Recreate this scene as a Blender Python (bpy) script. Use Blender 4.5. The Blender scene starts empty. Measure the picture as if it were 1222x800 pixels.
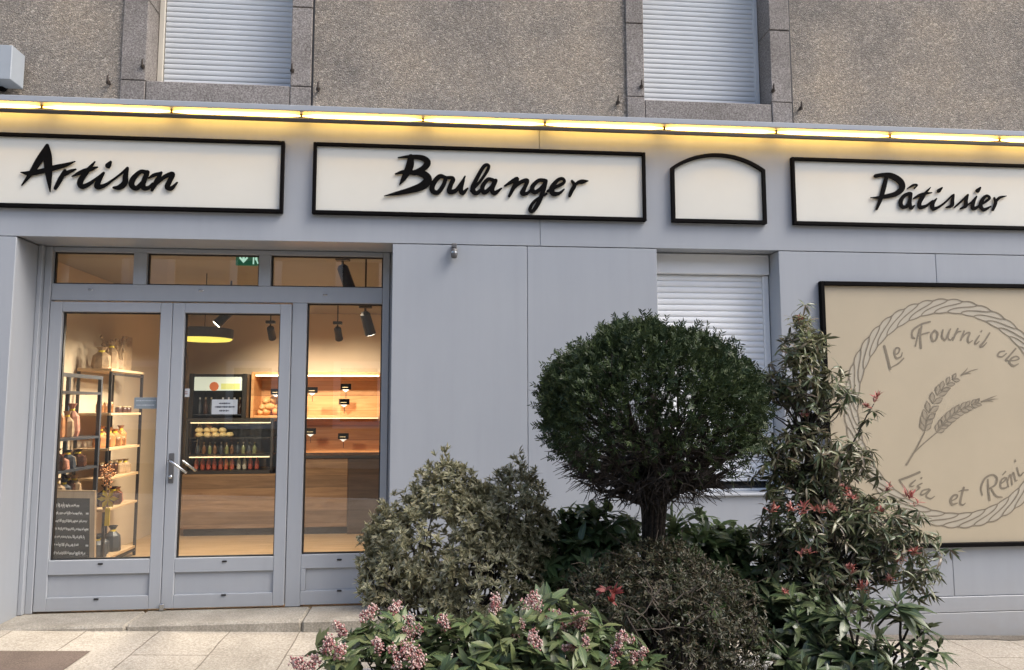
import bpy, math, random
import numpy as np
from mathutils import Vector, Matrix
rng = np.random.default_rng(7)
random.seed(7)
sc = bpy.context.scene
COL = sc.collection
R = math.radians

# ------------------------------------------------------------------ camera
CAM = np.array([0.0, -5.3, 1.5]); FPX = 900.0
_y, _p, _r = np.radians([5.5033, 5.5298, -0.0983])
_f = np.array([np.sin(_y)*np.cos(_p), np.cos(_y)*np.cos(_p), np.sin(_p)])
_ri = np.array([np.cos(_y), -np.sin(_y), 0.0]); _u = np.cross(_ri, _f)
_ri, _u = _ri*np.cos(_r)+_u*np.sin(_r), -_ri*np.sin(_r)+_u*np.cos(_r)

def at(px, py, Y):
    """photo pixel -> the point of the place at depth Y"""
    d = _f*FPX + _ri*(px-611) + _u*(400-py)
    return CAM + d*(Y-CAM[1])/d[1]

cam = bpy.data.cameras.new('camera'); camo = bpy.data.objects.new('camera', cam); COL.objects.link(camo)
cam.sensor_fit = 'HORIZONTAL'; cam.sensor_width = 36; cam.lens = 36*FPX/1222
cam.clip_start = 0.05; cam.clip_end = 500
m = Matrix.Identity(4)
for i, v in enumerate((_ri, _u, -_f)):
    for j in range(3): m[j][i] = v[j]
for j in range(3): m[j][3] = CAM[j]
camo.matrix_world = m
sc.camera = camo

# ------------------------------------------------------------------ materials
def mat(name):
    M = bpy.data.materials.new(name); M.use_nodes = True
    nt = M.node_tree; b = nt.nodes['Principled BSDF']
    return M, nt, b
def N(nt, t, **kw):
    n = nt.nodes.new(t)
    for k, v in kw.items():
        if k in ('operation', 'data_type', 'blend_type', 'feature', 'noise_dimensions', 'wave_type', 'bands_direction', 'offset', 'offset_frequency', 'squash'):
            setattr(n, k, v)
        else: n.inputs[k].default_value = v
    return n
def L(nt, a, b): nt.links.new(a, b)
def c4(c): return (c[0], c[1], c[2], 1.0)
def ramp(nt, src, stops):
    r = nt.nodes.new('ShaderNodeValToRGB'); L(nt, src, r.inputs[0])
    e = r.color_ramp.elements
    while len(e) < len(stops): e.new(0.5)
    for el, (p, c) in zip(e, stops): el.position = p; el.color = c4(c)
    return r
def plain(name, col, rough=0.5, spec=0.5, metal=0.0, vary=0.06, scale=6.0, bump=0.0, bscale=200.0):
    """a painted or plain surface with faint mottling of its own"""
    M, nt, b = mat(name)
    tc = nt.nodes.new('ShaderNodeTexCoord')
    n = N(nt, 'ShaderNodeTexNoise', Scale=scale, Detail=5.0, Roughness=0.6); L(nt, tc.outputs['Object'], n.inputs['Vector'])
    r = ramp(nt, n.outputs['Fac'], [(0.3, [c*(1-vary) for c in col]), (0.7, [min(1, c*(1+vary)) for c in col])])
    L(nt, r.outputs[0], b.inputs['Base Color'])
    r2 = N(nt, 'ShaderNodeMath', operation='MULTIPLY_ADD'); L(nt, n.outputs['Fac'], r2.inputs[0]); r2.inputs[1].default_value = 0.15; r2.inputs[2].default_value = rough-0.07
    L(nt, r2.outputs[0], b.inputs['Roughness'])
    b.inputs['Specular IOR Level'].default_value = spec; b.inputs['Metallic'].default_value = metal
    if bump:
        n2 = N(nt, 'ShaderNodeTexNoise', Scale=bscale, Detail=3.0); L(nt, tc.outputs['Object'], n2.inputs['Vector'])
        bp = N(nt, 'ShaderNodeBump', Strength=bump, Distance=0.004); L(nt, n2.outputs['Fac'], bp.inputs['Height']); L(nt, bp.outputs[0], b.inputs['Normal'])
    return M
def emit(name, col, s):
    M, nt, b = mat(name)
    b.inputs['Base Color'].default_value = c4(col)
    b.inputs['Emission Color'].default_value = c4(col); b.inputs['Emission Strength'].default_value = s
    return M
def grey_paint():
    M, nt, b = mat('grey_paint')
    tc = nt.nodes.new('ShaderNodeTexCoord')
    mp = N(nt, 'ShaderNodeMapping'); mp.inputs['Scale'].default_value = (1, 1, 0.35); L(nt, tc.outputs['Object'], mp.inputs['Vector'])
    n = N(nt, 'ShaderNodeTexNoise', Scale=1.7, Detail=6.0, Roughness=0.65); L(nt, mp.outputs[0], n.inputs['Vector'])
    r = ramp(nt, n.outputs['Fac'], [(0.3, (0.318, 0.342, 0.377)), (0.7, (0.352, 0.375, 0.408))])
    mp2 = N(nt, 'ShaderNodeMapping'); mp2.inputs['Scale'].default_value = (14, 14, 0.5); L(nt, tc.outputs['Object'], mp2.inputs['Vector'])
    ns = N(nt, 'ShaderNodeTexNoise', Scale=1.0, Detail=4.0, Roughness=0.6); L(nt, mp2.outputs[0], ns.inputs['Vector'])
    rs = ramp(nt, ns.outputs['Fac'], [(0.30, (0.978, 0.978, 0.975)), (0.5, (1, 1, 1)), (0.7, (1.012, 1.012, 1.01))])
    ms = N(nt, 'ShaderNodeMix', data_type='RGBA', blend_type='MULTIPLY'); ms.inputs[0].default_value = 1; L(nt, r.outputs[0], ms.inputs[6]); L(nt, rs.outputs[0], ms.inputs[7])
    # dust and splash marks near the pavement
    sx = nt.nodes.new('ShaderNodeSeparateXYZ'); L(nt, tc.outputs['Object'], sx.inputs[0])
    n3 = N(nt, 'ShaderNodeTexNoise', Scale=9.0, Detail=6.0, Roughness=0.7); L(nt, tc.outputs['Object'], n3.inputs['Vector'])
    mm = N(nt, 'ShaderNodeMapRange'); mm.inputs[1].default_value = 0.30; mm.inputs[2].default_value = -0.2; L(nt, sx.outputs[2], mm.inputs[0])
    mu = N(nt, 'ShaderNodeMath', operation='MULTIPLY'); L(nt, mm.outputs[0], mu.inputs[0]); L(nt, n3.outputs['Fac'], mu.inputs[1])
    mx = N(nt, 'ShaderNodeMix', data_type='RGBA'); L(nt, mu.outputs[0], mx.inputs[0]); L(nt, ms.outputs[2], mx.inputs[6]); mx.inputs[7].default_value = (0.30, 0.28, 0.25, 1)
    L(nt, mx.outputs[2], b.inputs['Base Color'])
    b.inputs['Roughness'].default_value = 0.42; b.inputs['Specular IOR Level'].default_value = 0.4
    n2 = N(nt, 'ShaderNodeTexNoise', Scale=3.0, Detail=2.0); L(nt, tc.outputs['Object'], n2.inputs['Vector'])
    bp = N(nt, 'ShaderNodeBump', Strength=0.12, Distance=0.01); L(nt, n2.outputs['Fac'], bp.inputs['Height']); L(nt, bp.outputs[0], b.inputs['Normal'])
    return M
def roughcast():
    M, nt, b = mat('roughcast')
    tc = nt.nodes.new('ShaderNodeTexCoord')
    v = N(nt, 'ShaderNodeTexVoronoi', Scale=105.0); L(nt, tc.outputs['Object'], v.inputs['Vector'])
    n = N(nt, 'ShaderNodeTexNoise', Scale=85.0, Detail=4.0, Roughness=0.8); L(nt, tc.outputs['Object'], n.inputs['Vector'])
    n2 = N(nt, 'ShaderNodeTexNoise', Scale=1.4, Detail=5.0, Roughness=0.6); L(nt, tc.outputs['Object'], n2.inputs['Vector'])
    r = ramp(nt, n.outputs['Fac'], [(0.28, (0.175, 0.158, 0.136)), (0.5, (0.315, 0.288, 0.252)), (0.72, (0.50, 0.468, 0.422))])
    r2 = ramp(nt, n2.outputs['Fac'], [(0.28, (0.64, 0.65, 0.68)), (0.5, (0.96, 0.94, 0.92)), (0.7, (1.15, 1.08, 0.99))])
    mx = N(nt, 'ShaderNodeMix', data_type='RGBA', blend_type='MULTIPLY'); mx.inputs[0].default_value = 1
    L(nt, r.outputs[0], mx.inputs[6]); L(nt, r2.outputs[0], mx.inputs[7])
    gx = nt.nodes.new('ShaderNodeSeparateColor'); L(nt, v.outputs['Color'], gx.inputs[0])
    r3 = ramp(nt, gx.outputs[0], [(0.0, (0.7, 0.7, 0.7)), (0.8, (1.05, 1.03, 1.0)), (1.0, (1.7, 1.65, 1.6))])
    m2 = N(nt, 'ShaderNodeMix', data_type='RGBA', blend_type='MULTIPLY'); m2.inputs[0].default_value = 0.8
    L(nt, mx.outputs[2], m2.inputs[6]); L(nt, r3.outputs[0], m2.inputs[7])
    L(nt, m2.outputs[2], b.inputs['Base Color']); b.inputs['Roughness'].default_value = 0.95; b.inputs['Specular IOR Level'].default_value = 0.15
    ad = N(nt, 'ShaderNodeMath', operation='SUBTRACT'); L(nt, n.outputs['Fac'], ad.inputs[0]); L(nt, v.outputs['Distance'], ad.inputs[1])
    bp = N(nt, 'ShaderNodeBump', Strength=0.65, Distance=0.012); L(nt, ad.outputs[0], bp.inputs['Height']); L(nt, bp.outputs[0], b.inputs['Normal'])
    return M
def granite(name, lo, mid, hi, scale=110.0, slabs=False, stain=(0.7, 0.68, 0.64)):
    M, nt, b = mat(name)
    tc = nt.nodes.new('ShaderNodeTexCoord')
    n = N(nt, 'ShaderNodeTexNoise', Scale=scale, Detail=4.0, Roughness=0.8); L(nt, tc.outputs['Object'], n.inputs['Vector'])
    n2 = N(nt, 'ShaderNodeTexNoise', Scale=2.2, Detail=7.0, Roughness=0.65); L(nt, tc.outputs['Object'], n2.inputs['Vector'])
    r = ramp(nt, n.outputs['Fac'], [(0.32, lo), (0.5, mid), (0.68, hi)])
    r2 = ramp(nt, n2.outputs['Fac'], [(0.3, stain), (0.62, (1.05, 1.03, 1.0))])
    mx = N(nt, 'ShaderNodeMix', data_type='RGBA', blend_type='MULTIPLY'); mx.inputs[0].default_value = 1
    L(nt, r.outputs[0], mx.inputs[6]); L(nt, r2.outputs[0], mx.inputs[7])
    out = mx.outputs[2]
    bp = N(nt, 'ShaderNodeBump', Strength=0.5, Distance=0.006); L(nt, n.outputs['Fac'], bp.inputs['Height'])
    if slabs:
        mp = N(nt, 'ShaderNodeMapping'); mp.inputs['Rotation'].default_value = (0, 0, R(90)); L(nt, tc.outputs['Object'], mp.inputs['Vector'])
        wb = N(nt, 'ShaderNodeTexNoise', Scale=3.0, Detail=2.0); L(nt, mp.outputs[0], wb.inputs['Vector'])
        ov = N(nt, 'ShaderNodeVectorMath', operation='MULTIPLY_ADD'); L(nt, wb.outputs['Color'], ov.inputs[0]); ov.inputs[1].default_value = (0.02, 0.02, 0); L(nt, mp.outputs[0], ov.inputs[2])
        br = N(nt, 'ShaderNodeTexBrick', Scale=1.0); br.offset = 0.37; br.offset_frequency = 2; br.squash = 1.0
        br.inputs['Mortar Size'].default_value = 0.0045; br.inputs['Mortar Smooth'].default_value = 0.3
        br.inputs['Brick Width'].default_value = 0.78; br.inputs['Row Height'].default_value = 0.45; br.inputs['Bias'].default_value = 0
        br.inputs['Color1'].default_value = (0.86, 0.85, 0.84, 1); br.inputs['Color2'].default_value = (1.1, 1.08, 1.05, 1); br.inputs['Mortar'].default_value = (0.52, 0.49, 0.45, 1)
        L(nt, ov.outputs[0], br.inputs['Vector'])
        m3 = N(nt, 'ShaderNodeMix', data_type='RGBA', blend_type='MULTIPLY'); m3.inputs[0].default_value = 1
        L(nt, out, m3.inputs[6]); L(nt, br.outputs['Color'], m3.inputs[7]); out = m3.outputs[2]
        b2 = N(nt, 'ShaderNodeBump', Strength=0.7, Distance=0.008); b2.invert = True; L(nt, br.outputs['Fac'], b2.inputs['Height']); L(nt, bp.outputs[0], b2.inputs['Normal']); bp = b2
    if slabs:
        vo = N(nt, 'ShaderNodeTexVoronoi', Scale=2.6); L(nt, tc.outputs['Object'], vo.inputs['Vector'])
        sp = N(nt, 'ShaderNodeMapRange'); sp.inputs[1].default_value = 0.035; sp.inputs[2].default_value = 0.05; sp.inputs[3].default_value = 0.68; sp.inputs[4].default_value = 1.0; L(nt, vo.outputs['Distance'], sp.inputs[0])
        m4 = N(nt, 'ShaderNodeMix', data_type='RGBA', blend_type='MULTIPLY'); m4.inputs[0].default_value = 1; L(nt, out, m4.inputs[6]); L(nt, sp.outputs[0], m4.inputs[7]); out = m4.outputs[2]
    L(nt, out, b.inputs['Base Color']); L(nt, bp.outputs[0], b.inputs['Normal'])
    b.inputs['Roughness'].default_value = 0.85; b.inputs['Specular IOR Level'].default_value = 0.25
    return M
def wood(name, c1, c2, scale=3.0, rough=0.5, axis=0, plank=0.0):
    M, nt, b = mat(name)
    tc = nt.nodes.new('ShaderNodeTexCoord')
    mp = N(nt, 'ShaderNodeMapping'); s = [9.0, 9.0, 9.0]; s[axis] = 0.7; mp.inputs['Scale'].default_value = s; L(nt, tc.outputs['Object'], mp.inputs['Vector'])
    n = N(nt, 'ShaderNodeTexNoise', Scale=scale, Detail=6.0, Roughness=0.65, Distortion=0.8); L(nt, mp.outputs[0], n.inputs['Vector'])
    r = ramp(nt, n.outputs['Fac'], [(0.3, c1), (0.68, c2)]); out = r.outputs[0]
    if plank:
        sx = nt.nodes.new('ShaderNodeSeparateXYZ'); L(nt, tc.outputs['Object'], sx.inputs[0])
        d = N(nt, 'ShaderNodeMath', operation='DIVIDE'); L(nt, sx.outputs[2 if axis == 0 else 0], d.inputs[0]); d.inputs[1].default_value = plank
        fl = N(nt, 'ShaderNodeMath', operation='FLOOR'); L(nt, d.outputs[0], fl.inputs[0])
        wn = nt.nodes.new('ShaderNodeTexWhiteNoise'); wn.noise_dimensions = '1D'; L(nt, fl.outputs[0], wn.inputs['W'])
        fr = N(nt, 'ShaderNodeMath', operation='FRACT'); L(nt, d.outputs[0], fr.inputs[0])
        e = N(nt, 'ShaderNodeMath', operation='LESS_THAN'); L(nt, fr.outputs[0], e.inputs[0]); e.inputs[1].default_value = 0.03
        vr = N(nt, 'ShaderNodeMapRange'); vr.inputs[3].default_value = 0.72; vr.inputs[4].default_value = 1.2; L(nt, wn.outputs['Value'], vr.inputs[0])
        sb = N(nt, 'ShaderNodeMath', operation='MULTIPLY_ADD'); L(nt, e.outputs[0], sb.inputs[0]); sb.inputs[1].default_value = -0.45; L(nt, vr.outputs[0], sb.inputs[2])
        mx = N(nt, 'ShaderNodeMix', data_type='RGBA', blend_type='MULTIPLY'); mx.inputs[0].default_value = 1; L(nt, out, mx.inputs[6]); L(nt, sb.outputs[0], mx.inputs[7]); out = mx.outputs[2]
    L(nt, out, b.inputs['Base Color']); b.inputs['Roughness'].default_value = rough; b.inputs['Specular IOR Level'].default_value = 0.35
    return M
def glass(name, refl=1.0, tint=(0.93, 0.95, 0.94), base=0.06):
    M, nt, b = mat(name); nt.nodes.remove(b); M.use_transparent_shadow = True
    out = nt.nodes['Material Output']
    t = nt.nodes.new('ShaderNodeBsdfTransparent'); t.inputs[0].default_value = c4(tint)
    g = nt.nodes.new('ShaderNodeBsdfGlossy'); g.inputs['Roughness'].default_value = 0.0
    ge = nt.nodes.new('ShaderNodeNewGeometry'); dt = N(nt, 'ShaderNodeVectorMath', operation='DOT_PRODUCT'); L(nt, ge.outputs['Incoming'], dt.inputs[0]); L(nt, ge.outputs['Normal'], dt.inputs[1])
    ab = N(nt, 'ShaderNodeMath', operation='ABSOLUTE'); L(nt, dt.outputs['Value'], ab.inputs[0])
    om = N(nt, 'ShaderNodeMath', operation='SUBTRACT'); om.inputs[0].default_value = 1.0; L(nt, ab.outputs[0], om.inputs[1])
    pw = N(nt, 'ShaderNodeMath', operation='POWER'); L(nt, om.outputs[0], pw.inputs[0]); pw.inputs[1].default_value = 5.0
    fr = N(nt, 'ShaderNodeMath', operation='MULTIPLY_ADD'); L(nt, pw.outputs[0], fr.inputs[0]); fr.inputs[1].default_value = 0.92; fr.inputs[2].default_value = 0.08
    ma = N(nt, 'ShaderNodeMath', operation='MULTIPLY_ADD'); L(nt, fr.outputs[0], ma.inputs[0]); ma.inputs[1].default_value = refl; ma.inputs[2].default_value = base
    mx = nt.nodes.new('ShaderNodeMixShader'); L(nt, ma.outputs[0], mx.inputs[0]); L(nt, t.outputs[0], mx.inputs[1]); L(nt, g.outputs[0], mx.inputs[2]); L(nt, mx.outputs[0], out.inputs[0])
    return M
def leafmat(name, cols, rough=0.4, margin=None, back=None, trans=0.25, spec=0.5, vein=0.0):
    """leaves: each leaf (mesh island) takes its own colour; optional pale margin and paler underside"""
    M, nt, b = mat(name)
    g = nt.nodes.new('ShaderNodeNewGeometry')
    n = len(cols); r = ramp(nt, g.outputs['Random Per Island'], [(i/max(1, n-1), c) for i, c in enumerate(cols)])
    out = r.outputs[0]
    uv = nt.nodes.new('ShaderNodeTexCoord'); sx = nt.nodes.new('ShaderNodeSeparateXYZ'); L(nt, uv.outputs['UV'], sx.inputs[0])
    a = N(nt, 'ShaderNodeMath', operation='SUBTRACT'); L(nt, sx.outputs[0], a.inputs[0]); a.inputs[1].default_value = 0.5
    ab = N(nt, 'ShaderNodeMath', operation='ABSOLUTE'); L(nt, a.outputs[0], ab.inputs[0])
    if margin:
        st = N(nt, 'ShaderNodeMapRange'); st.inputs[1].default_value = 0.26; st.inputs[2].default_value = 0.36; L(nt, ab.outputs[0], st.inputs[0])
        mx = N(nt, 'ShaderNodeMix', data_type='RGBA'); L(nt, st.outputs[0], mx.inputs[0]); L(nt, out, mx.inputs[6]); mx.inputs[7].default_value = c4(margin); out = mx.outputs[2]
    if vein:
        st = N(nt, 'ShaderNodeMapRange'); st.inputs[1].default_value = 0.05; st.inputs[2].default_value = 0.02; L(nt, ab.outputs[0], st.inputs[0])
        mv = N(nt, 'ShaderNodeMath', operation='MULTIPLY'); L(nt, st.outputs[0], mv.inputs[0]); mv.inputs[1].default_value = vein
        mx = N(nt, 'ShaderNodeMix', data_type='RGBA'); L(nt, mv.outputs[0], mx.inputs[0]); L(nt, out, mx.inputs[6]); mx.inputs[7].default_value = (0.22, 0.27, 0.10, 1); out = mx.outputs[2]
    if back:
        mx = N(nt, 'ShaderNodeMix', data_type='RGBA'); L(nt, g.outputs['Backfacing'], mx.inputs[0]); L(nt, out, mx.inputs[6]); mx.inputs[7].default_value = c4(back); out = mx.outputs[2]
    L(nt, out, b.inputs['Base Color']); b.inputs['Roughness'].default_value = rough; b.inputs['Specular IOR Level'].default_value = spec
    if trans:
        tr = nt.nodes.new('ShaderNodeBsdfTranslucent'); L(nt, out, tr.inputs[0])
        mx = nt.nodes.new('ShaderNodeMixShader'); mx.inputs[0].default_value = trans
        L(nt, b.outputs[0], mx.inputs[1]); L(nt, tr.outputs[0], mx.inputs[2]); L(nt, mx.outputs[0], nt.nodes['Material Output'].inputs[0])
    return M

MT = {}
MT['grey'] = grey_paint()
MT['roughcast'] = roughcast()
MT['stone'] = granite('granite_surround', (0.11, 0.10, 0.093), (0.245, 0.228, 0.22), (0.42, 0.40, 0.385), 90)
MT['paving'] = granite('paving_slabs', (0.25, 0.232, 0.20), (0.40, 0.373, 0.328), (0.56, 0.53, 0.475), 70, slabs=True, stain=(0.78, 0.76, 0.72))
MT['step'] = granite('doorstep_stone', (0.23, 0.215, 0.185), (0.33, 0.31, 0.27), (0.46, 0.435, 0.39), 80, stain=(0.62, 0.6, 0.56))
MT['kerb'] = granite('kerb_stone', (0.34, 0.34, 0.34), (0.44, 0.44, 0.44), (0.56, 0.56, 0.56), 130, stain=(0.75, 0.75, 0.75))
MT['inset'] = granite('brown_paving', (0.10, 0.075, 0.06), (0.155, 0.12, 0.10), (0.22, 0.18, 0.15), 120)
MT['road'] = granite('road', (0.035, 0.035, 0.036), (0.055, 0.055, 0.056), (0.09, 0.09, 0.09), 140)
MT['foot_shadow'] = granite('painted_foot_shadow', (0.09, 0.08, 0.07), (0.16, 0.145, 0.125), (0.26, 0.24, 0.21), 60)  # dark tone of the shadow strip painted along the wall foot
MT['soil'] = granite('soil', (0.02, 0.015, 0.01), (0.045, 0.034, 0.025), (0.09, 0.07, 0.05), 60)
MT['sign_white'] = plain('sign_white', (0.655, 0.65, 0.59), 0.45, vary=0.025, scale=2.5)
MT['black'] = plain('black_paint', (0.0045, 0.004, 0.0045), 0.6, spec=0.05, vary=0.2, scale=12)
MT['black_satin'] = plain('black_lettering', (0.0045, 0.0045, 0.005), 0.7, spec=0.04, vary=0.2, scale=12)
MT['board'] = plain('tan_board', (0.445, 0.380, 0.272), 0.5, vary=0.05, scale=1.6)
MT['print'] = plain('brown_print', (0.20, 0.168, 0.12), 0.6, vary=0.15, scale=25)
MT['print_fill'] = plain('pale_print', (0.43, 0.385, 0.30), 0.6, vary=0.05, scale=9)
MT['grain_fill'] = plain('grain_print', (0.30, 0.255, 0.185), 0.6, vary=0.08, scale=9)
MT['pvc'] = plain('white_shutter', (0.80, 0.82, 0.84), 0.5, vary=0.03, scale=3)
MT['pvc_up'] = plain('grey_white_shutter', (0.57, 0.595, 0.615), 0.65, spec=0.25, vary=0.05, scale=3)
MT['cream'] = plain('cream_rail', (0.58, 0.54, 0.46), 0.5, vary=0.06)
MT['darkglass'] = plain('dark_window', (0.012, 0.013, 0.016), 0.08, vary=0.1)
MT['gasket'] = plain('black_gasket', (0.015, 0.014, 0.014), 0.5)
MT['chrome'] = plain('brushed_metal', (0.55, 0.56, 0.57), 0.25, metal=1.0)
MT['sensor'] = plain('grey_plastic', (0.10, 0.10, 0.105), 0.4)
MT['box'] = plain('pale_grey_box', (0.33, 0.365, 0.40), 0.5)
MT['iron'] = plain('rusty_iron', (0.05, 0.038, 0.03), 0.8, vary=0.4, scale=60)
MT['led'] = emit('led_tube', (1.0, 0.58, 0.115), 10.5)
MT['rail'] = plain('dark_rail', (0.035, 0.028, 0.022), 0.5)
MT['endcap'] = plain('amber_cap', (0.35, 0.18, 0.05), 0.5)
MT['glass'] = glass('door_glass')
MT['case_glass'] = glass('case_glass', 0.7, base=0.02)
MT['plaster'] = plain('shop_plaster', (0.66, 0.545, 0.40), 0.8, vary=0.04, scale=1.2)
MT['ceil'] = plain('shop_ceiling', (0.36, 0.33, 0.29), 0.8, vary=0.03, scale=1.5)
MT['floor'] = wood('shop_floor', (0.34, 0.22, 0.115), (0.52, 0.36, 0.20), 2.5, 0.35, axis=0)
MT['counter'] = wood('counter_planks', (0.12, 0.068, 0.034), (0.25, 0.155, 0.085), 2.2, 0.5, axis=0, plank=0.13)
MT['rack'] = wood('rack_wood', (0.42, 0.20, 0.075), (0.62, 0.34, 0.15), 2.0, 0.5, axis=0, plank=0.19)
MT['darkwood'] = wood('dark_counter', (0.035, 0.024, 0.018), (0.075, 0.05, 0.036), 2.2, 0.35, axis=0)
MT['shelfwood'] = wood('shelf_wood', (0.45, 0.31, 0.17), (0.62, 0.45, 0.28), 2.0, 0.5, axis=1)
MT['framewood'] = wood('frame_wood', (0.34, 0.24, 0.15), (0.50, 0.37, 0.24), 2.0, 0.6, axis=2)
MT['blackmetal'] = plain('black_metal', (0.016, 0.015, 0.015), 0.45)
MT['slate'] = plain('slate_metal', (0.045, 0.055, 0.07), 0.4)
MT['chalk'] = plain('chalkboard', (0.022, 0.026, 0.03), 0.7, vary=0.3, scale=8)
MT['white'] = plain('white_paper', (0.72, 0.73, 0.78), 0.6, vary=0.02)
MT['ink'] = plain('ink', (0.03, 0.03, 0.06), 0.6)
MT['chalkwhite'] = plain('chalk_marks', (0.8, 0.8, 0.8), 0.9)
MT['exitgreen'] = emit('exit_green', (0.012, 0.11, 0.055), 0.25)
MT['exitwhite'] = emit('exit_white', (0.45, 0.75, 0.62), 0.45)
MT['lamp'] = emit('lamp_diffuser', (0.85, 0.74, 0.13), 0.55)
MT['spotlens'] = emit('spot_lens', (1.0, 0.9, 0.72), 4.0)
MT['warmstrip'] = emit('warm_strip', (1.0, 0.74, 0.42), 3.0)
MT['coolstrip'] = emit('case_strip', (1.0, 0.80, 0.48), 0.65)
MT['header'] = emit('fridge_header', (0.60, 0.66, 0.55), 0.4)
MT['header_red'] = emit('fridge_picture_red', (0.5, 0.13, 0.04), 0.35)
MT['header_yel'] = emit('fridge_picture_yellow', (0.55, 0.58, 0.20), 0.35)
MT['bread'] = plain('bread_crust', (0.62, 0.34, 0.14), 0.6, vary=0.35, scale=14, bump=0.4, bscale=60)
MT['cake'] = plain('pastry', (0.80, 0.62, 0.30), 0.5, vary=0.25, scale=40)
MT['tagblack'] = plain('tag_black', (0.003, 0.003, 0.003), 0.8, spec=0.02)
MT['jar'] = plain('jar_amber', (0.20, 0.09, 0.035), 0.2, vary=0.5, scale=30)
MT['jar_dark'] = plain('jar_dark', (0.06, 0.03, 0.022), 0.2, vary=0.5, scale=30)
MT['lid'] = plain('jar_lid', (0.45, 0.36, 0.22), 0.35, vary=0.1)
MT['bag'] = plain('bag_pink', (0.42, 0.19, 0.13), 0.6, vary=0.35, scale=20)
MT['bag2'] = plain('bag_orange', (0.46, 0.20, 0.07), 0.6, vary=0.35, scale=20)
MT['bag3'] = plain('bag_kraft', (0.36, 0.25, 0.15), 0.7, vary=0.25, scale=20)
MT['yellow'] = plain('yellow_card', (0.70, 0.55, 0.05), 0.6, vary=0.15, scale=12)
MT['bottle_red'] = plain('bottle_red', (0.45, 0.10, 0.07), 0.2, vary=0.4, scale=30)
MT['bottle_green'] = plain('bottle_green', (0.22, 0.24, 0.10), 0.2, vary=0.5, scale=30)
MT['bottle_pale'] = plain('bottle_pale', (0.55, 0.50, 0.42), 0.2, vary=0.4, scale=30)
MT['fridge'] = plain('fridge_black', (0.017, 0.017, 0.018), 0.35)
MT['oppo'] = plain('opposite_render', (0.50, 0.41, 0.31), 0.8, vary=0.06, scale=0.8)
MT['oppo_trim'] = plain('opposite_stone', (0.80, 0.77, 0.72), 0.8, vary=0.06, scale=2)
MT['roof'] = plain('slate_roof', (0.07, 0.075, 0.085), 0.7, vary=0.2, scale=3)

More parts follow.
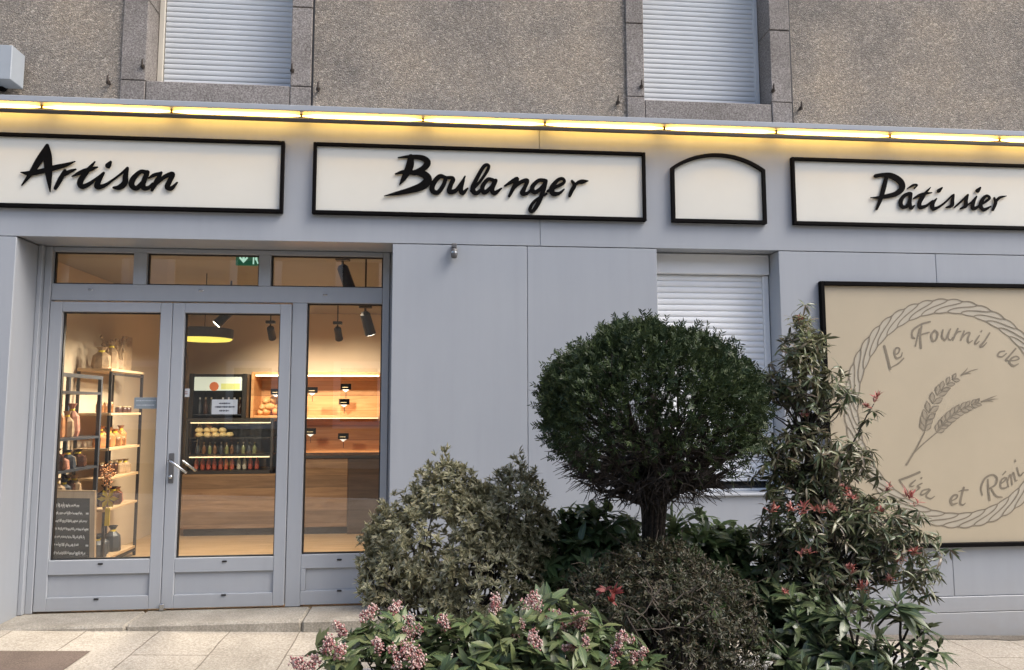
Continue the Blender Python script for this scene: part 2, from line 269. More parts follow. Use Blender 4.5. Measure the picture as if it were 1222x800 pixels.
# ------------------------------------------------------------------ mesh builder
ORIG = {}
class MB:
    def __init__(s): s.v = []; s.f = []; s.n = 0
    def add(s, vs, fs):
        s.v.extend([tuple(map(float, p)) for p in vs]); s.f.extend([tuple(i+s.n for i in f) for f in fs]); s.n += len(vs); return s
    def box(s, x0, x1, y0, y1, z0, z1, bev=0.0):
        if bev > 0:
            b = min(bev, (x1-x0)*.45, (y1-y0)*.45, (z1-z0)*.45)
            vs = []; idx = {}
            for i, (x, dx) in enumerate(((x0, 1), (x1, -1))):
                for j, (y, dy) in enumerate(((y0, 1), (y1, -1))):
                    for k, (z, dz) in enumerate(((z0, 1), (z1, -1))):
                        idx[i, j, k, 'x'] = len(vs); vs.append((x, y+dy*b, z+dz*b))
                        idx[i, j, k, 'y'] = len(vs); vs.append((x+dx*b, y, z+dz*b))
                        idx[i, j, k, 'z'] = len(vs); vs.append((x+dx*b, y+dy*b, z))
            I = idx; fs = []
            for i in (0, 1):
                q = [I[i,0,0,'x'], I[i,1,0,'x'], I[i,1,1,'x'], I[i,0,1,'x']]; fs.append(q if i else q[::-1])
                q = [I[0,i,0,'y'], I[0,i,1,'y'], I[1,i,1,'y'], I[1,i,0,'y']]; fs.append(q if i else q[::-1])
                q = [I[0,0,i,'z'], I[1,0,i,'z'], I[1,1,i,'z'], I[0,1,i,'z']]; fs.append(q if i else q[::-1])
            for i in (0, 1):
                for j in (0, 1):
                    fs.append([I[i,j,0,'x'], I[i,j,1,'x'], I[i,j,1,'y'], I[i,j,0,'y']])
                    fs.append([I[i,0,j,'x'], I[i,1,j,'x'], I[i,1,j,'z'], I[i,0,j,'z']])
                    fs.append([I[0,i,j,'y'], I[1,i,j,'y'], I[1,i,j,'z'], I[0,i,j,'z']])
                    for k in (0, 1): fs.append([I[i,j,k,'x'], I[i,j,k,'y'], I[i,j,k,'z']])
            return s.add(vs, fs)
        vs = [(x, y, z) for x in (x0, x1) for y in (y0, y1) for z in (z0, z1)]
        return s.add(vs, [(0,1,3,2), (4,6,7,5), (0,4,5,1), (2,3,7,6), (0,2,6,4), (1,5,7,3)])
    def quad(s, *p): return s.add(p, [tuple(range(len(p)))])
    def lathe(s, prof, c=(0,0,0), seg=16, axis='z'):
        vs = []; fs = []
        for r, h in prof:
            for k in range(seg):
                a = 2*math.pi*k/seg; x, y = r*math.cos(a), r*math.sin(a)
                vs.append({'z': (c[0]+x, c[1]+y, c[2]+h), 'y': (c[0]+x, c[1]+h, c[2]+y), 'x': (c[0]+h, c[1]+x, c[2]+y)}[axis])
        for i in range(len(prof)-1):
            for k in range(seg):
                a = i*seg+k; b = i*seg+(k+1) % seg
                fs.append((a, b, b+seg, a+seg))
        fs.append(tuple(range(seg))[::-1]); fs.append(tuple(range((len(prof)-1)*seg, len(prof)*seg)))
        return s.add(vs, fs)
    def tube(s, pts, rad, seg=6):
        pts = [Vector(p) for p in pts]; n = len(pts)
        if not hasattr(rad, '__len__'): rad = [rad]*n
        vs = []; fs = []
        ref = Vector((0.31, 0.77, 0.55))
        for i, p in enumerate(pts):
            d = (pts[min(i+1, n-1)]-pts[max(i-1, 0)]).normalized()
            a = d.cross(ref)
            if a.length < 1e-3: a = d.cross(Vector((1, 0, 0)))
            a.normalize(); b = d.cross(a)
            for k in range(seg):
                t = 2*math.pi*k/seg
                vs.append(p+(a*math.cos(t)+b*math.sin(t))*rad[i])
        for i in range(n-1):
            for k in range(seg):
                q = i*seg+k; w = i*seg+(k+1) % seg
                fs.append((q, w, w+seg, q+seg))
        fs.append(tuple(range(seg))[::-1]); fs.append(tuple(range((n-1)*seg, n*seg)))
        return s.add(vs, fs)
    def build(s, name, m, parent=None, smooth=False, loc=None):
        me = bpy.data.meshes.new(name)
        o0 = np.array(ORIG.get(parent, (0, 0, 0)) if parent is not None else (loc if loc is not None else (0, 0, 0)), float)
        me.from_pydata([(p[0]-o0[0], p[1]-o0[1], p[2]-o0[2]) for p in s.v], [], s.f)
        me.update()
        o = bpy.data.objects.new(name, me); COL.objects.link(o)
        me.materials.append(m)
        if smooth: me.polygons.foreach_set('use_smooth', [True]*len(me.polygons))
        if parent is not None: o.parent = parent; ORIG[o] = tuple(o0)
        else: o.location = o0; ORIG[o] = tuple(o0)
        return o
def tag(o, label, cat, group=None):
    o['label'] = label; o['category'] = cat
    if group: o['group'] = group
    return o
def thing(name, label, cat, loc=(0, 0, 0), group=None):
    o = bpy.data.objects.new(name, None); COL.objects.link(o); o.location = loc; o.empty_display_size = 0.1
    ORIG[o] = tuple(loc)
    return tag(o, label, cat, group)
def structure(o): o['kind'] = 'structure'; return o
def dup(root, loc, label=None, rotz=None, scale=None):
    r = root.copy(); COL.objects.link(r); r.location = loc
    if label: r['label'] = label
    if rotz is not None: r.rotation_euler = (0, 0, rotz)
    if scale is not None: r.scale = (scale,)*3
    for ch in list(root.children):
        c = ch.copy(); COL.objects.link(c); c.parent = r
        for g in list(ch.children):
            d = g.copy(); COL.objects.link(d); d.parent = c
    return r

# strokes: variable width brush lines laid on a plane Y=const, raised by thick
def catmull(pts, n=7):
    P = [np.array(p, float) for p in pts]
    if len(P) == 2: return [P[0]*(1-t)+P[1]*t for t in np.linspace(0, 1, 6)]
    out = []
    E = [2*P[0]-P[1]]+P+[2*P[-1]-P[-2]]
    for i in range(1, len(E)-2):
        for k in range(n):
            t = k/n; a, b, c, d = E[i-1:i+3]
            out.append(0.5*((2*b)+(-a+c)*t+(2*a-5*b+4*c-d)*t*t+(-a+3*b-3*c+d)*t**3))
    out.append(P[-1]); return out
_STEP = [0]
def stroke(mb, pts, conv, thick, Y, n=7, base=None):
    """pts: (px,py,w) in zoom pixels; conv maps zoom px to photo px and gives the width scale; front faces -Y"""
    _STEP[0] += 1
    C = catmull(pts, n); m_ = len(C)
    world = [at(*conv(c[0], c[1]), Y) for c in C]
    sc_ = conv.s
    lf = []; rt = []
    for i in range(m_):
        a = world[max(i-1, 0)]; b = world[min(i+1, m_-1)]
        d = np.array([b[0]-a[0], 0, b[2]-a[2]]); d /= (np.linalg.norm(d)+1e-9)
        nrm = np.array([-d[2], 0, d[0]]); w = max(C[i][2], conv.wmin)*0.5*sc_
        yy = np.array([0, -(i*0.00003)-(_STEP[0] % 8)*0.0002, 0])
        lf.append(world[i]+nrm*w+yy); rt.append(world[i]-nrm*w+yy)
    # round ends
    def cap(c, l, r_, sgn):
        d = (l-r_)*0.5; per = np.array([-d[2], 0, d[0]])*sgn; mid = (l+r_)*0.5
        return [mid+d*math.cos(t)+per*math.sin(t) for t in (math.pi*.25, math.pi*.5, math.pi*.75)]
    st_ = cap(world[0], lf[0], rt[0], 1); en = cap(world[-1], lf[-1], rt[-1], -1)
    fr = np.array([0, -thick, 0])
    vs = [p+fr for p in lf]+[p+fr for p in rt]+[p+fr for p in st_]+[p+fr for p in en]
    nf = len(vs); fs = []
    for i in range(m_-1): fs.append((i, i+1, m_+i+1, m_+i))
    fs.append((0, m_, 2*m_+2, 2*m_+1, 2*m_)); fs.append((m_-1, 2*m_+3, 2*m_+4, 2*m_+5, 2*m_-1))
    if thick > 0.002:
        vs += [p-fr for p in vs[:nf]]
        ring = list(range(m_))+[2*m_+3, 2*m_+4, 2*m_+5]+list(range(2*m_-1, m_-1, -1))+[2*m_+2, 2*m_+1, 2*m_]
        for a, b in zip(ring, ring[1:]+ring[:1]): fs.append((a, b, b+nf, a+nf))
    mb.add(vs, fs)
class Conv:
    wmin = 1.5
    def __init__(s, ox, oy, k, dist=5.35): s.ox, s.oy, s.k = ox, oy, k; s.s = dist/FPX/k*1.02
    def __call__(s, x, y): return s.ox+x/s.k, s.oy+y/s.k

# ------------------------------------------------------------------ ground
def gz(x, y): return -0.008-0.035*x+0.012*min(y, 0.0)
def sheet(x0, x1, y0, y1, dz, nx=12, ny=12):
    mb = MB(); vs = []; fs = []
    for i in range(nx+1):
        for j in range(ny+1):
            x = x0+(x1-x0)*i/nx; y = y0+(y1-y0)*j/ny; vs.append((x, y, gz(x, y)+dz))
    for i in range(nx):
        for j in range(ny):
            a = i*(ny+1)+j; fs.append((a, a+ny+1, a+ny+2, a+1))
    return mb.add(vs, fs)
o = structure(sheet(-60, 60, -60, 0.6, -0.16).build('ground', MT['road']))
o = structure(sheet(-30, 30, -7.2, 0.4, 0.0, 20, 12).build('pavement', MT['paving']))
mb = MB()
for i in range(20):
    xa, xb = -30+3*i, -30+3*i+2.995
    vs = [(x, y, gz(x, y)+dz) for x in (xa, xb) for y, dz in ((-7.36, -0.2), (-7.205, -0.2), (-7.205, 0.004), (-7.36, 0.004))]
    mb.add(vs, [(0, 1, 2, 3), (4, 7, 6, 5), (0, 4, 5, 1), (1, 5, 6, 2), (2, 6, 7, 3), (3, 7, 4, 0)])
structure(mb.build('kerb', MT['kerb']))
# brown paving strip set in the pale slabs, lower left
mb = MB(); vs = []
for x, y in ((-4.4, -0.7), (-4.4, -0.43), (-2.057, -0.425), (-2.06, -0.7), (-2.06, -1.3), (-4.4, -1.3)):
    vs.append((x, y, gz(x, y)+0.004))
mb.add(vs, [(0, 1, 2, 3), (0, 3, 4, 5)])
structure(mb.build('paving_inset', MT['inset']))
# soft shadow along the wall foot, painted as a dark strip on the paving
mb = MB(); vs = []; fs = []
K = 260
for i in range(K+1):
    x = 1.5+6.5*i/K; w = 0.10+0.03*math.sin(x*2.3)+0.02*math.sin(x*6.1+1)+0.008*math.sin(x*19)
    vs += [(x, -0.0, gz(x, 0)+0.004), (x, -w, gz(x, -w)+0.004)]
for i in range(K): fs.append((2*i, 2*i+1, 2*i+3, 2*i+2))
mb.add(vs, fs); structure(mb.build('painted_foot_shadow', MT['foot_shadow']))

# ------------------------------------------------------------------ the bakery building
B = thing('bakery_building', 'grey painted shop front under a brown roughcast upper wall with two shuttered windows', 'building', (0, 0, 0))
ORIG[B] = (0, 0, 0)
XL, XR = -7.0, 9.0
# upper wall with two openings
WIN = [(-2.265, -2.095, -1.09, -0.943), (1.392, 1.53, 2.53, 2.69)]
mb = MB(); Yw = 0.10; zb, zt = 3.40, 7.2; zs, zh = 3.822, 5.35
xs = [XL]
for jo, ji, ki, ko in WIN: xs += [ji-0.006, ki+0.006]
xs += [XR]
for i in range(0, len(xs), 2): mb.box(xs[i], xs[i+1], Yw, 0.55, zb, zt)
for jo, ji, ki, ko in WIN: mb.box(ji-0.005, ki+0.005, Yw, 0.55, zb, zs-0.012); mb.box(ji-0.005, ki+0.005, Yw, 0.55, zh+0.012, zt)
mb.build('upper_wall', MT['roughcast'], B)
for w, (jo, ji, ki, ko) in enumerate(WIN):
    mb = MB(); yf = 0.082
    joints = [3.42, 3.82, 4.42, 4.90, zh] if w == 0 else [3.42, 3.84, 4.42, 4.95, zh]
    for (a, b_) in ((jo, ji), (ki, ko)):
        for z0, z1 in zip(joints, joints[1:]):
            mb.box(a+0.001, b_-0.001, yf+random.uniform(-.003, .003), 0.30, z0+0.003, z1-0.003, 0.004)
    mb.box(jo, ko, yf, 0.30, zh+0.003, zh+0.22, 0.005)
    mb.build('window_surround', MT['stone'], B)
    mb = MB(); mb.box(ji+0.003, ki-0.003, yf+0.004, 0.42, 3.45, zs, 0.006); mb.build('window_sill', MT['stone'], B)
    # dark open joint right of the surround
    mb = MB(); mb.box(ko+0.002, ko+0.014, Yw-0.006, Yw+0.02, zb, zt-0.1); mb.build('open_joint', MT['gasket'], B)
    # roller shutter
    def slats(x0, x1, z0, z1, y, pitch, depth):
        mb = MB(); vs = []; fs = []
        prof = [(0.0, 0.0), (0.06, -0.55), (0.25, -0.95), (0.5, -1.0), (0.78, -0.75), (0.93, -0.2), (0.95, 0.25), (1.0, 0.25)]
        k = int(round((z1-z0)/pitch)); p = (z1-z0)/k; rows = []
        for i in range(k):
            for t, d in prof: rows.append((z0+(i+t)*p, y+d*depth))
        for z, yy in rows: vs += [(x0, yy, z), (x1, yy, z)]
        for i in range(len(rows)-1): fs.append((2*i, 2*i+1, 2*i+3, 2*i+2))
        return mb.add(vs, fs)
    sh = slats(ji+0.045, ki-0.03, zs+0.03, zh, 0.31, 0.040, 0.0065).box(ji+0.045, ki-0.03, 0.296, 0.314, zs+0.001, zs+0.03, 0.003).build('roller_shutter', MT['pvc_up'], B)
    MB().box(ji+0.002, ji+0.040, 0.285, 0.33, zs+0.001, zh, 0.003).build('guide_rail', MT['cream'] if w == 0 else MT['pvc_up'], sh)
    MB().box(ki-0.034, ki-0.002, 0.285, 0.33, zs+0.001, zh, 0.003).build('guide_rail', MT['pvc_up'], sh)
    MB().quad((ji, 0.36, zs), (ki, 0.36, zs), (ki, 0.36, zh), (ji, 0.36, zh)).build('window_backing', MT['gasket'], B)
# fascia, soffit, cornice
zf0, zf1 = 2.662, 3.56
mb = MB()
seams = [XL, -4.2, 0.715, 5.3, XR]
for a, b_ in zip(seams, seams[1:]): mb.box(a+0.0015, b_-0.0015, 0.0, 0.03, zf0, zf1, 0.002)
mb.box(XL, XR, 0.031, 0.34, zf0+0.003, zf0+0.05)
mb.box(XL, XR, 0.031, 0.099, zf0+0.06, zf1)
mb.build('fascia', MT['grey'], B)
mb = MB(); mb.box(XL, XR, -0.15, 0.081, 3.545, 3.586, 0.004); mb.build('cornice', MT['grey'], B)
mb = MB(); mb.box(XL, XR, -0.128, -0.112, 3.476, 3.500, 0.003)
mb.build('light_rail', MT['rail'], B)
# left pillar with the reveal of the entrance
mb = MB(); mb.box(XL, -2.847, 0.0, 0.36, -0.3, zf0-0.004, 0.004); mb.build('pillar', MT['grey'], B)
# wall panels between entrance and shop window
for a, b_ in ((-0.335, 0.620), (0.6235, 1.573)):
    MB().box(a, b_, 0.0, 0.05, -0.12, zf0-0.006, 0.0025).build('wall_panel', MT['grey'], B)
mb = MB(); mb.box(-0.335, 1.573, 0.051, 0.40, -0.3, zf0-0.005); mb.box(-0.333, 1.571, 0.006, 0.05, -0.35, -0.125)
mb.box(1.5735, 2.498, 0.003, 0.40, -0.3, 0.872); mb.build('wall_core', MT['grey'], B)
MB().box(1.574, 2.497, -0.018, 0.21, 0.873, 0.888, 0.003).build('window_ledge', MT['grey'], B)
# right hand wall: panels above a stepped base
zc, zd = 0.135, 0.02
for a, b_ in ((2.500, 3.735), (3.738, 5.6), (5.603, XR)):
    MB().box(a, b_, 0.0, 0.05, zc, zf0-0.006, 0.0025).build('wall_panel', MT['grey'], B)
mb = MB(); mb.box(2.502, XR, 0.051, 0.40, -0.4, zf0-0.005); mb.build('wall_core', MT['grey'], B)
mb = MB(); mb.box(2.500, XR, -0.012, 0.05, zd+0.004, zc-0.003, 0.003); mb.box(2.500, XR, -0.012, 0.05, -0.45, zd, 0.003); mb.build('wall_base', MT['grey'], B)
# shop window
Wy = 0.20
mb = MB(); x0, x1 = 1.576, 2.497
mb.box(x0, x0+0.05, Wy-0.02, Wy+0.05, 0.889, 2.50, 0.004); mb.box(x1-0.045, x1, Wy-0.02, Wy+0.05, 0.889, 2.50, 0.004); mb.box(x0+0.051, x1-0.046, Wy+0.01, Wy+0.05, 0.889, 0.90)
fr = mb.build('window_frame', MT['pvc'], B)
MB().box(x0, x1, Wy-0.045, Wy+0.08, 2.506, zf0-0.002, 0.006).build('shutter_box', MT['pvc'], fr)
slats(x0+0.052, x1-0.047, 0.955, 2.503, Wy+0.005, 0.0455, 0.009).build('roller_shutter', MT['pvc'], fr)
MB().quad((x0, Wy+0.06, 0.89), (x1, Wy+0.06, 0.89), (x1, Wy+0.06, 2.6), (x0, Wy+0.06, 2.6)).build('window_pane', MT['darkglass'], fr)

# entrance
D = 0.33
def frame_rect(mb, x0, x1, z0, z1, y0, y1, l, r_, b_, t, bev=0.004):
    mb.box(x0, x0+l, y0, y1, z0, z1, bev); mb.box(x1-r_, x1, y0, y1, z0, z1, bev)
    mb.box(x0+l, x1-r_, y0, y1, z0, z0+b_, bev); mb.box(x0+l, x1-r_, y0, y1, z1-t, z1, bev)
fx0, fx1 = -2.846, -0.336; zs0 = 0.10; ztr = 2.272
mb = MB()
mb.box(fx0, fx0+0.03, D-0.05, D+0.07, zs0, zf0-0.001, 0.004); mb.box(fx0+0.031, -2.768, D-0.015, D+0.07, zs0, zf0-0.001, 0.004)
mb.box(-0.425, -0.375, D, D+0.07, zs0, zf0-0.001, 0.004); mb.box(-0.374, fx1, D+0.015, D+0.07, zs0, zf0-0.001, 0.004)
mb.box(-1.079, -0.974, D, D+0.07, zs0, ztr, 0.004)
mb.box(-2.767, -0.426, D, D+0.07, ztr+0.001, 2.394, 0.004)
mb.box(-2.767, -0.426, D, D+0.07, 2.628, zf0-0.001, 0.003)
mb.box(-2.213, -2.121, D, D+0.07, 2.395, 2.627, 0.003); mb.box(-1.329, -1.242, D, D+0.07, 2.395, 2.627, 0.003)
# sidelight lower panel
mb.box(-0.973, -0.426, D, D+0.07, zs0+0.01, 0.208, 0.003); mb.box(-0.973, -0.426, D, D+0.07, 0.362, 0.459, 0.003)
mb.box(-0.973, -0.94, D, D+0.07, 0.209, 0.361, 0.003); mb.box(-0.455, -0.426, D, D+0.07, 0.209, 0.361, 0.003)
mb.box(-0.939, -0.456, D+0.018, D+0.06, 0.209, 0.361)
FR = mb.build('entrance_frame', MT['grey'], B)
def gasket(parent, x0, x1, z0, z1, y):
    mb = MB(); g = 0.009
    mb.box(x0, x0+g, y-0.002, y+0.02, z0, z1); mb.box(x1-g, x1, y-0.002, y+0.02, z0, z1); mb.box(x0+g, x1-g, y-0.002, y+0.02, z0, z0+g); mb.box(x0+g, x1-g, y-0.002, y+0.02, z1-g, z1)
    mb.build('gasket', MT['gasket'], parent)
def pane(parent, x0, x1, z0, z1, y):
    MB().quad((x0, y, z0), (x1, y, z0), (x1, y, z1), (x0, y, z1)).build('glass_pane', MT['glass'], parent)
def drain(parent, x, z, y=D):
    mb = MB(); mb.box(x-0.017, x+0.017, y-0.007, y-0.0005, z-0.006, z+0.006, 0.003); mb.build('drain_cap', MT['chrome'] if z > 2 else MT['gasket'], parent)
for a, b_ in ((-2.767, -2.214), (-2.12, -1.33), (-1.241, -0.427)):
    gasket(FR, a, b_, 2.395, 2.627, D+0.03); pane(FR, a+0.005, b_-0.005, 2.40, 2.622, D+0.042)
gasket(FR, -0.973, -0.427, 0.46, ztr, D+0.03); pane(FR, -0.968, -0.432, 0.465, ztr-0.005, D+0.042)
for px, py in ((108, 346), (240, 347), (388, 352)): p = at(px, py, D); drain(FR, p[0], p[2])
for px, py in ((405, 668), (405, 705)): p = at(px, py, D); drain(FR, p[0], p[2])
def door(x0, x1, gx0, gx1, caps, handle):
    mb = MB(); y0, y1 = D-0.012, D+0.055; z0, z1 = 0.112, 2.262; g0, g1 = 0.453, 2.190
    mb.box(x0, gx0, y0, y1, z0, z1, 0.004); mb.box(gx1, x1, y0, y1, z0, z1, 0.004)
    mb.box(gx0+.0005, gx1-.0005, y0, y1, g1, z1, 0.003); mb.box(gx0+.0005, gx1-.0005, y0, y1, 0.356, g0, 0.003); mb.box(gx0+.0005, gx1-.0005, y0, y1, z0, 0.205, 0.003)
    mb.box(gx0+0.001, gx1-0.001, y0+0.018, y1-.01, 0.206, 0.355)
    d = mb.build('door', MT['grey'], B)
    gasket(d, gx0, gx1, g0, g1, D+0.02); pane(d, gx0+0.004, gx1-0.004, g0+0.004, g1-0.004, D+0.03)
    for px, py in caps: p = at(px, py, y0); drain(d, p[0], p[2], y0)
    if handle:
        hx, hz = x0+0.035, 1.135; mb = MB()
        mb.box(hx-0.018, hx+0.018, y0-0.006, y0-0.0005, hz-0.16, hz+0.05, 0.003)
        mb.build('lock_plate', MT['sensor'], d)
        mb = MB(); mb.tube([(hx, y0-0.004, hz), (hx, y0-0.055, hz), (hx+0.02, y0-0.062, hz-0.008), (hx+0.125, y0-0.062, hz-0.085)], 0.0095, 8)
        mb.build('door_handle', MT['chrome'], d, smooth=True)
        mb = MB(); mb.tube([(hx, y1+0.004, hz), (hx, y1+0.055, hz), (hx+0.02, y1+0.062, hz-0.005), (hx+0.13, y1+0.062, hz-0.085)], 0.0095, 8)
        mb.build('door_handle', MT['chrome'], d, smooth=True)
        mb = MB(); mb.lathe([(0.014, -0.014), (0.014, 0)], (hx, y0-0.006, hz-0.115), 12, 'y'); mb.build('lock_cylinder', MT['chrome'], d, smooth=True)
    return d
door(-2.764, -1.9245, -2.680, -2.006, [(120, 673), (115, 715)], False)
door(-1.9205, -1.083, -1.838, -1.163, [(268, 670), (267, 710)], True)
MB().box(-1.925, -1.895, D-0.03, D-0.013, 0.104, 0.15, 0.004).build('door_stop', MT['chrome'], B)
# doorstep
mb = MB()
sx = [-4.2, -2.02, -0.9, 0.6]
for a, b_ in zip(sx, sx[1:]):
    mb.box(a+0.002, b_-0.002, -0.022+random.uniform(-.006, .006), 0.344, -0.25, 0.098, 0.014)
mb.build('doorstep', MT['step'], B)

# cornice tubes, one after another
bounds = [-260, -105, 50, 205, 360, 505, 650, 792, 925, 1060, 1190, 1320]
where = ['', '', 'above the first letter of the Artisan sign', 'above the right half of the Artisan sign', 'above the left part of the Boulanger sign', 'above the middle of the Boulanger sign',
         'above the right end of the Boulanger sign', 'above the blank arched panel', 'above the left end of the Pâtissier sign', 'above the lettering of the Pâtissier sign', 'at the right edge, past the Pâtissier lettering']
for i, (a, b_) in enumerate(zip(bounds, bounds[1:])):
    if i < 1: continue
    xa, xb = at(a, 135, -0.09)[0]+0.008, at(b_, 135, -0.09)[0]-0.008
    lab = 'glowing warm tube light under the cornice '+(where[i] if where[i] else 'at the left edge, before the Artisan lettering')
    t = thing('tube_light', lab, 'light', ((xa+xb)/2, -0.09, 3.534), 'tube lights under the cornice')
    MB().tube([(xa, -0.09, 3.532), (xa+.02, -0.09, 3.532), (xa+.09, -0.09, 3.532), (xb-.09, -0.09, 3.532), (xb-.02, -0.09, 3.532), (xb, -0.09, 3.532)], [.004, .0055, .011, .011, .0055, .004], 10).build('tube', MT['led'], t, smooth=True)
    for xe in (xa-0.006, xb): MB().box(xe, xe+0.006, -0.10, -0.080, 3.522, 3.543).build('end_cap', MT['endcap'], t)

# ------------------------------------------------------------------ signs
def sign(label, x0, x1, z0, z1, words):
    t = thing('shop_sign', label, 'sign', ((x0+x1)/2, 0, z0), 'framed signs on the fascia')
    mb = MB(); f = 0.023; frame_rect(mb, x0, x1, z0, z1, -0.038, -0.001, f, f, f*1.15, f, 0.003); mb.build('frame', MT['black'], t)
    MB().box(x0+f+.001, x1-f-.001, -0.014, -0.002, z0+f*1.15+.001, z1-f-.001).build('panel', MT['sign_white'], t)
    for w, conv in words:
        for letter in w:
            mb = MB()
            for st in letter: stroke(mb, [(a, b_, c_*1.14) for a, b_, c_ in st], conv, 0.006, -0.021)
            mb.build('letter', MT['black_satin'], t)
    return t
cA = Conv(15, 165, 5.819); cB = Conv(450, 178, 4.7); cP = Conv(1030, 195, 6.789, 5.5)
artisan = [
 [[(65,330,5),(120,258,22),(190,150,38),(242,50,16)], [(244,50,16),(246,130,44),(252,240,38),(263,375,5)], [(60,240,6),(120,246,28),(200,232,28),(290,208,30),(370,188,22),(436,164,5)]],
 [[(366,225,16),(335,285,26),(299,350,18)], [(335,275,12),(385,240,22),(440,218,9)]],
 [[(574,165,6),(520,230,26),(473,300,32),(482,338,28),(530,322,22),(590,278,12),(635,240,8)], [(416,268,8),(480,238,24),(540,218,24),(592,203,8)]],
 [[(638,240,8),(602,295,26),(590,338,32),(640,330,20),(700,290,12),(760,245,12),(800,208,14)], [(683,166,14),(665,192,34)]],
 [[(800,210,14),(786,260,28),(782,310,32),(745,343,30),(704,346,14)]],
 [[(930,240,28),(890,235,22),(842,280,30),(828,325,32),(860,350,28),(905,310,24),(935,255,24)], [(938,238,26),(910,310,28),(912,348,28),(950,343,20),(975,315,10)]],
 [[(1035,240,14),(1002,300,26),(969,364,16)], [(945,280,8),(985,258,20),(1030,245,16)], [(985,335,12),(1050,275,22),(1113,250,26),(1090,305,28),(1075,342,28),(1105,350,24),(1146,310,8)]],
]
boulanger = [
 [[(190,45,28),(182,100,38),(152,160,26),(126,202,4)], [(118,50,5),(180,44,16),(250,50,26),(283,76,32),(262,108,28),(210,136,24)], [(102,141,6),(150,130,20),(215,135,24)], [(215,130,24),(265,145,36),(285,175,40),(250,210,38),(180,234,28),(110,250,18),(40,265,3)]],
 [[(385,162,18),(350,155,22),(316,195,24),(310,233,26),(340,245,22),(370,208,20),(386,165,20)]],
 [[(385,160,12),(425,168,22),(412,205,22),(406,238,26),(440,235,20),(475,190,16),(493,155,8)], [(486,175,12),(470,225,22),(480,248,22),(508,222,8)]],
 [[(528,235,14),(580,180,14),(622,115,16),(622,92,16),(598,100,18),(560,165,20),(536,222,24),(555,250,22),(592,222,12)]],
 [[(650,175,18),(620,172,18),(590,215,22),(602,245,22),(640,215,18),(660,180,18)], [(665,178,20),(645,228,22),(660,248,22),(697,222,8)]],
 [[(715,208,8),(760,182,20),(787,168,18),(766,215,20),(741,265,14)], [(755,232,12),(800,190,18),(842,178,20),(826,220,20),(815,248,26),(840,250,16),(872,222,10)]],
 [[(940,178,20),(905,178,18),(870,215,22),(882,245,22),(915,225,18),(945,190,18)], [(946,180,20),(930,240,22),(902,308,22),(872,350,18),(857,337,18),(885,292,14),(950,252,10)]],
 [[(955,238,12),(1000,215,16),(1047,190,16),(1040,168,16),(1010,178,18),(980,220,26),(986,250,26),(1020,250,16),(1048,228,8)]],
 [[(1092,180,12),(1106,205,20),(1091,235,20),(1079,264,16)], [(1095,218,12),(1125,190,16),(1150,184,22),(1182,180,6)]],
]
patissier = [
 [[(187,115,26),(165,200,34),(140,290,28),(107,374,16)], [(98,105,28),(160,96,30),(230,105,44),(300,150,48),(312,205,42),(260,250,36),(180,270,30),(110,280,18),(58,281,6)]],
 [[(375,245,26),(330,265,26),(302,310,30),(312,353,30),(350,350,22),(375,300,22),(385,250,22)], [(385,248,24),(375,318,26),(385,365,26),(415,342,8)], [(358,206,6),(402,180,18),(434,179,12),(412,206,10)]],
 [[(542,198,6),(490,260,26),(455,320,28),(460,358,30),(510,345,20),(560,305,12)], [(405,287,10),(470,255,24),(552,240,8)]],
 [[(592,288,10),(562,330,26),(565,370,30),(610,355,18),(660,320,14),(722,258,10)], [(637,200,12),(610,225,30)]],
 [[(732,255,12),(722,300,24),(716,343,26),(672,360,12)], [(738,358,10),(790,312,14),(846,255,10)]],
 [[(846,257,14),(832,300,24),(826,348,26),(785,370,10)], [(826,352,12),(880,312,12),(905,280,8)]],
 [[(916,270,10),(887,328,26),(890,368,28),(940,348,16)], [(946,200,14),(925,224,32)]],
 [[(925,352,12),(990,312,18),(1022,282,18),(995,265,20),(962,300,26),(950,348,28),(975,378,26),(1032,350,10)]],
 [[(1060,282,14),(1071,320,24),(1048,382,16)], [(1065,325,14),(1100,282,20),(1157,267,6)]],
]
sign('wide white sign with black script Artisan in a black frame', -4.30, -1.094, 2.853, 3.368, [(artisan, cA)])
sign('wide white sign with black script Boulanger in a black frame', -0.895, 1.494, 2.853, 3.368, [(boulanger, cB)])
sign('wide white sign with black script Pâtissier in a black frame', 2.612, 5.75, 2.853, 3.368, [(patissier, cP)])
# blank arched panel
t = thing('arched_panel', 'small blank white panel with arched top and black frame between two signs', 'sign', (2.045, 0, 2.853))
xa, xb, z0, zsh, zap = 1.686, 2.404, 2.853, 3.262, 3.378
def arch(inset):
    pts = [(xa+inset, z0+inset), (xb-inset, z0+inset)]
    h = zap-zsh; w = (xb-xa)/2; rad = (w*w+h*h)/(2*h); cz = zap-rad
    r_ = rad-inset; hw = w-inset; a0 = math.asin(hw/r_)
    for k in range(25):
        a = a0-2*a0*k/24; pts.append(((xa+xb)/2+r_*math.sin(a), cz+r_*math.cos(a)))
    return pts
O_, I_ = arch(0), arch(0.024); n_ = len(O_); mb = MB()
vs = [(x, -0.038, z) for x, z in O_]+[(x, -0.038, z) for x, z in I_]+[(x, -0.001, z) for x, z in O_]+[(x, -0.012, z) for x, z in I_]
fs = []
for i in range(n_):
    j = (i+1) % n_; fs += [(i, j, n_+j, n_+i), (i, 2*n_+i, 2*n_+j, j), (n_+i, n_+j, 3*n_+j, 3*n_+i)]
mb.add(vs, fs).build('frame', MT['black'], t)
I2 = arch(0.023); mb = MB(); mb.add([(x, -0.013, z) for x, z in I2], [tuple(range(n_))]); mb.build('panel', MT['sign_white'], t)

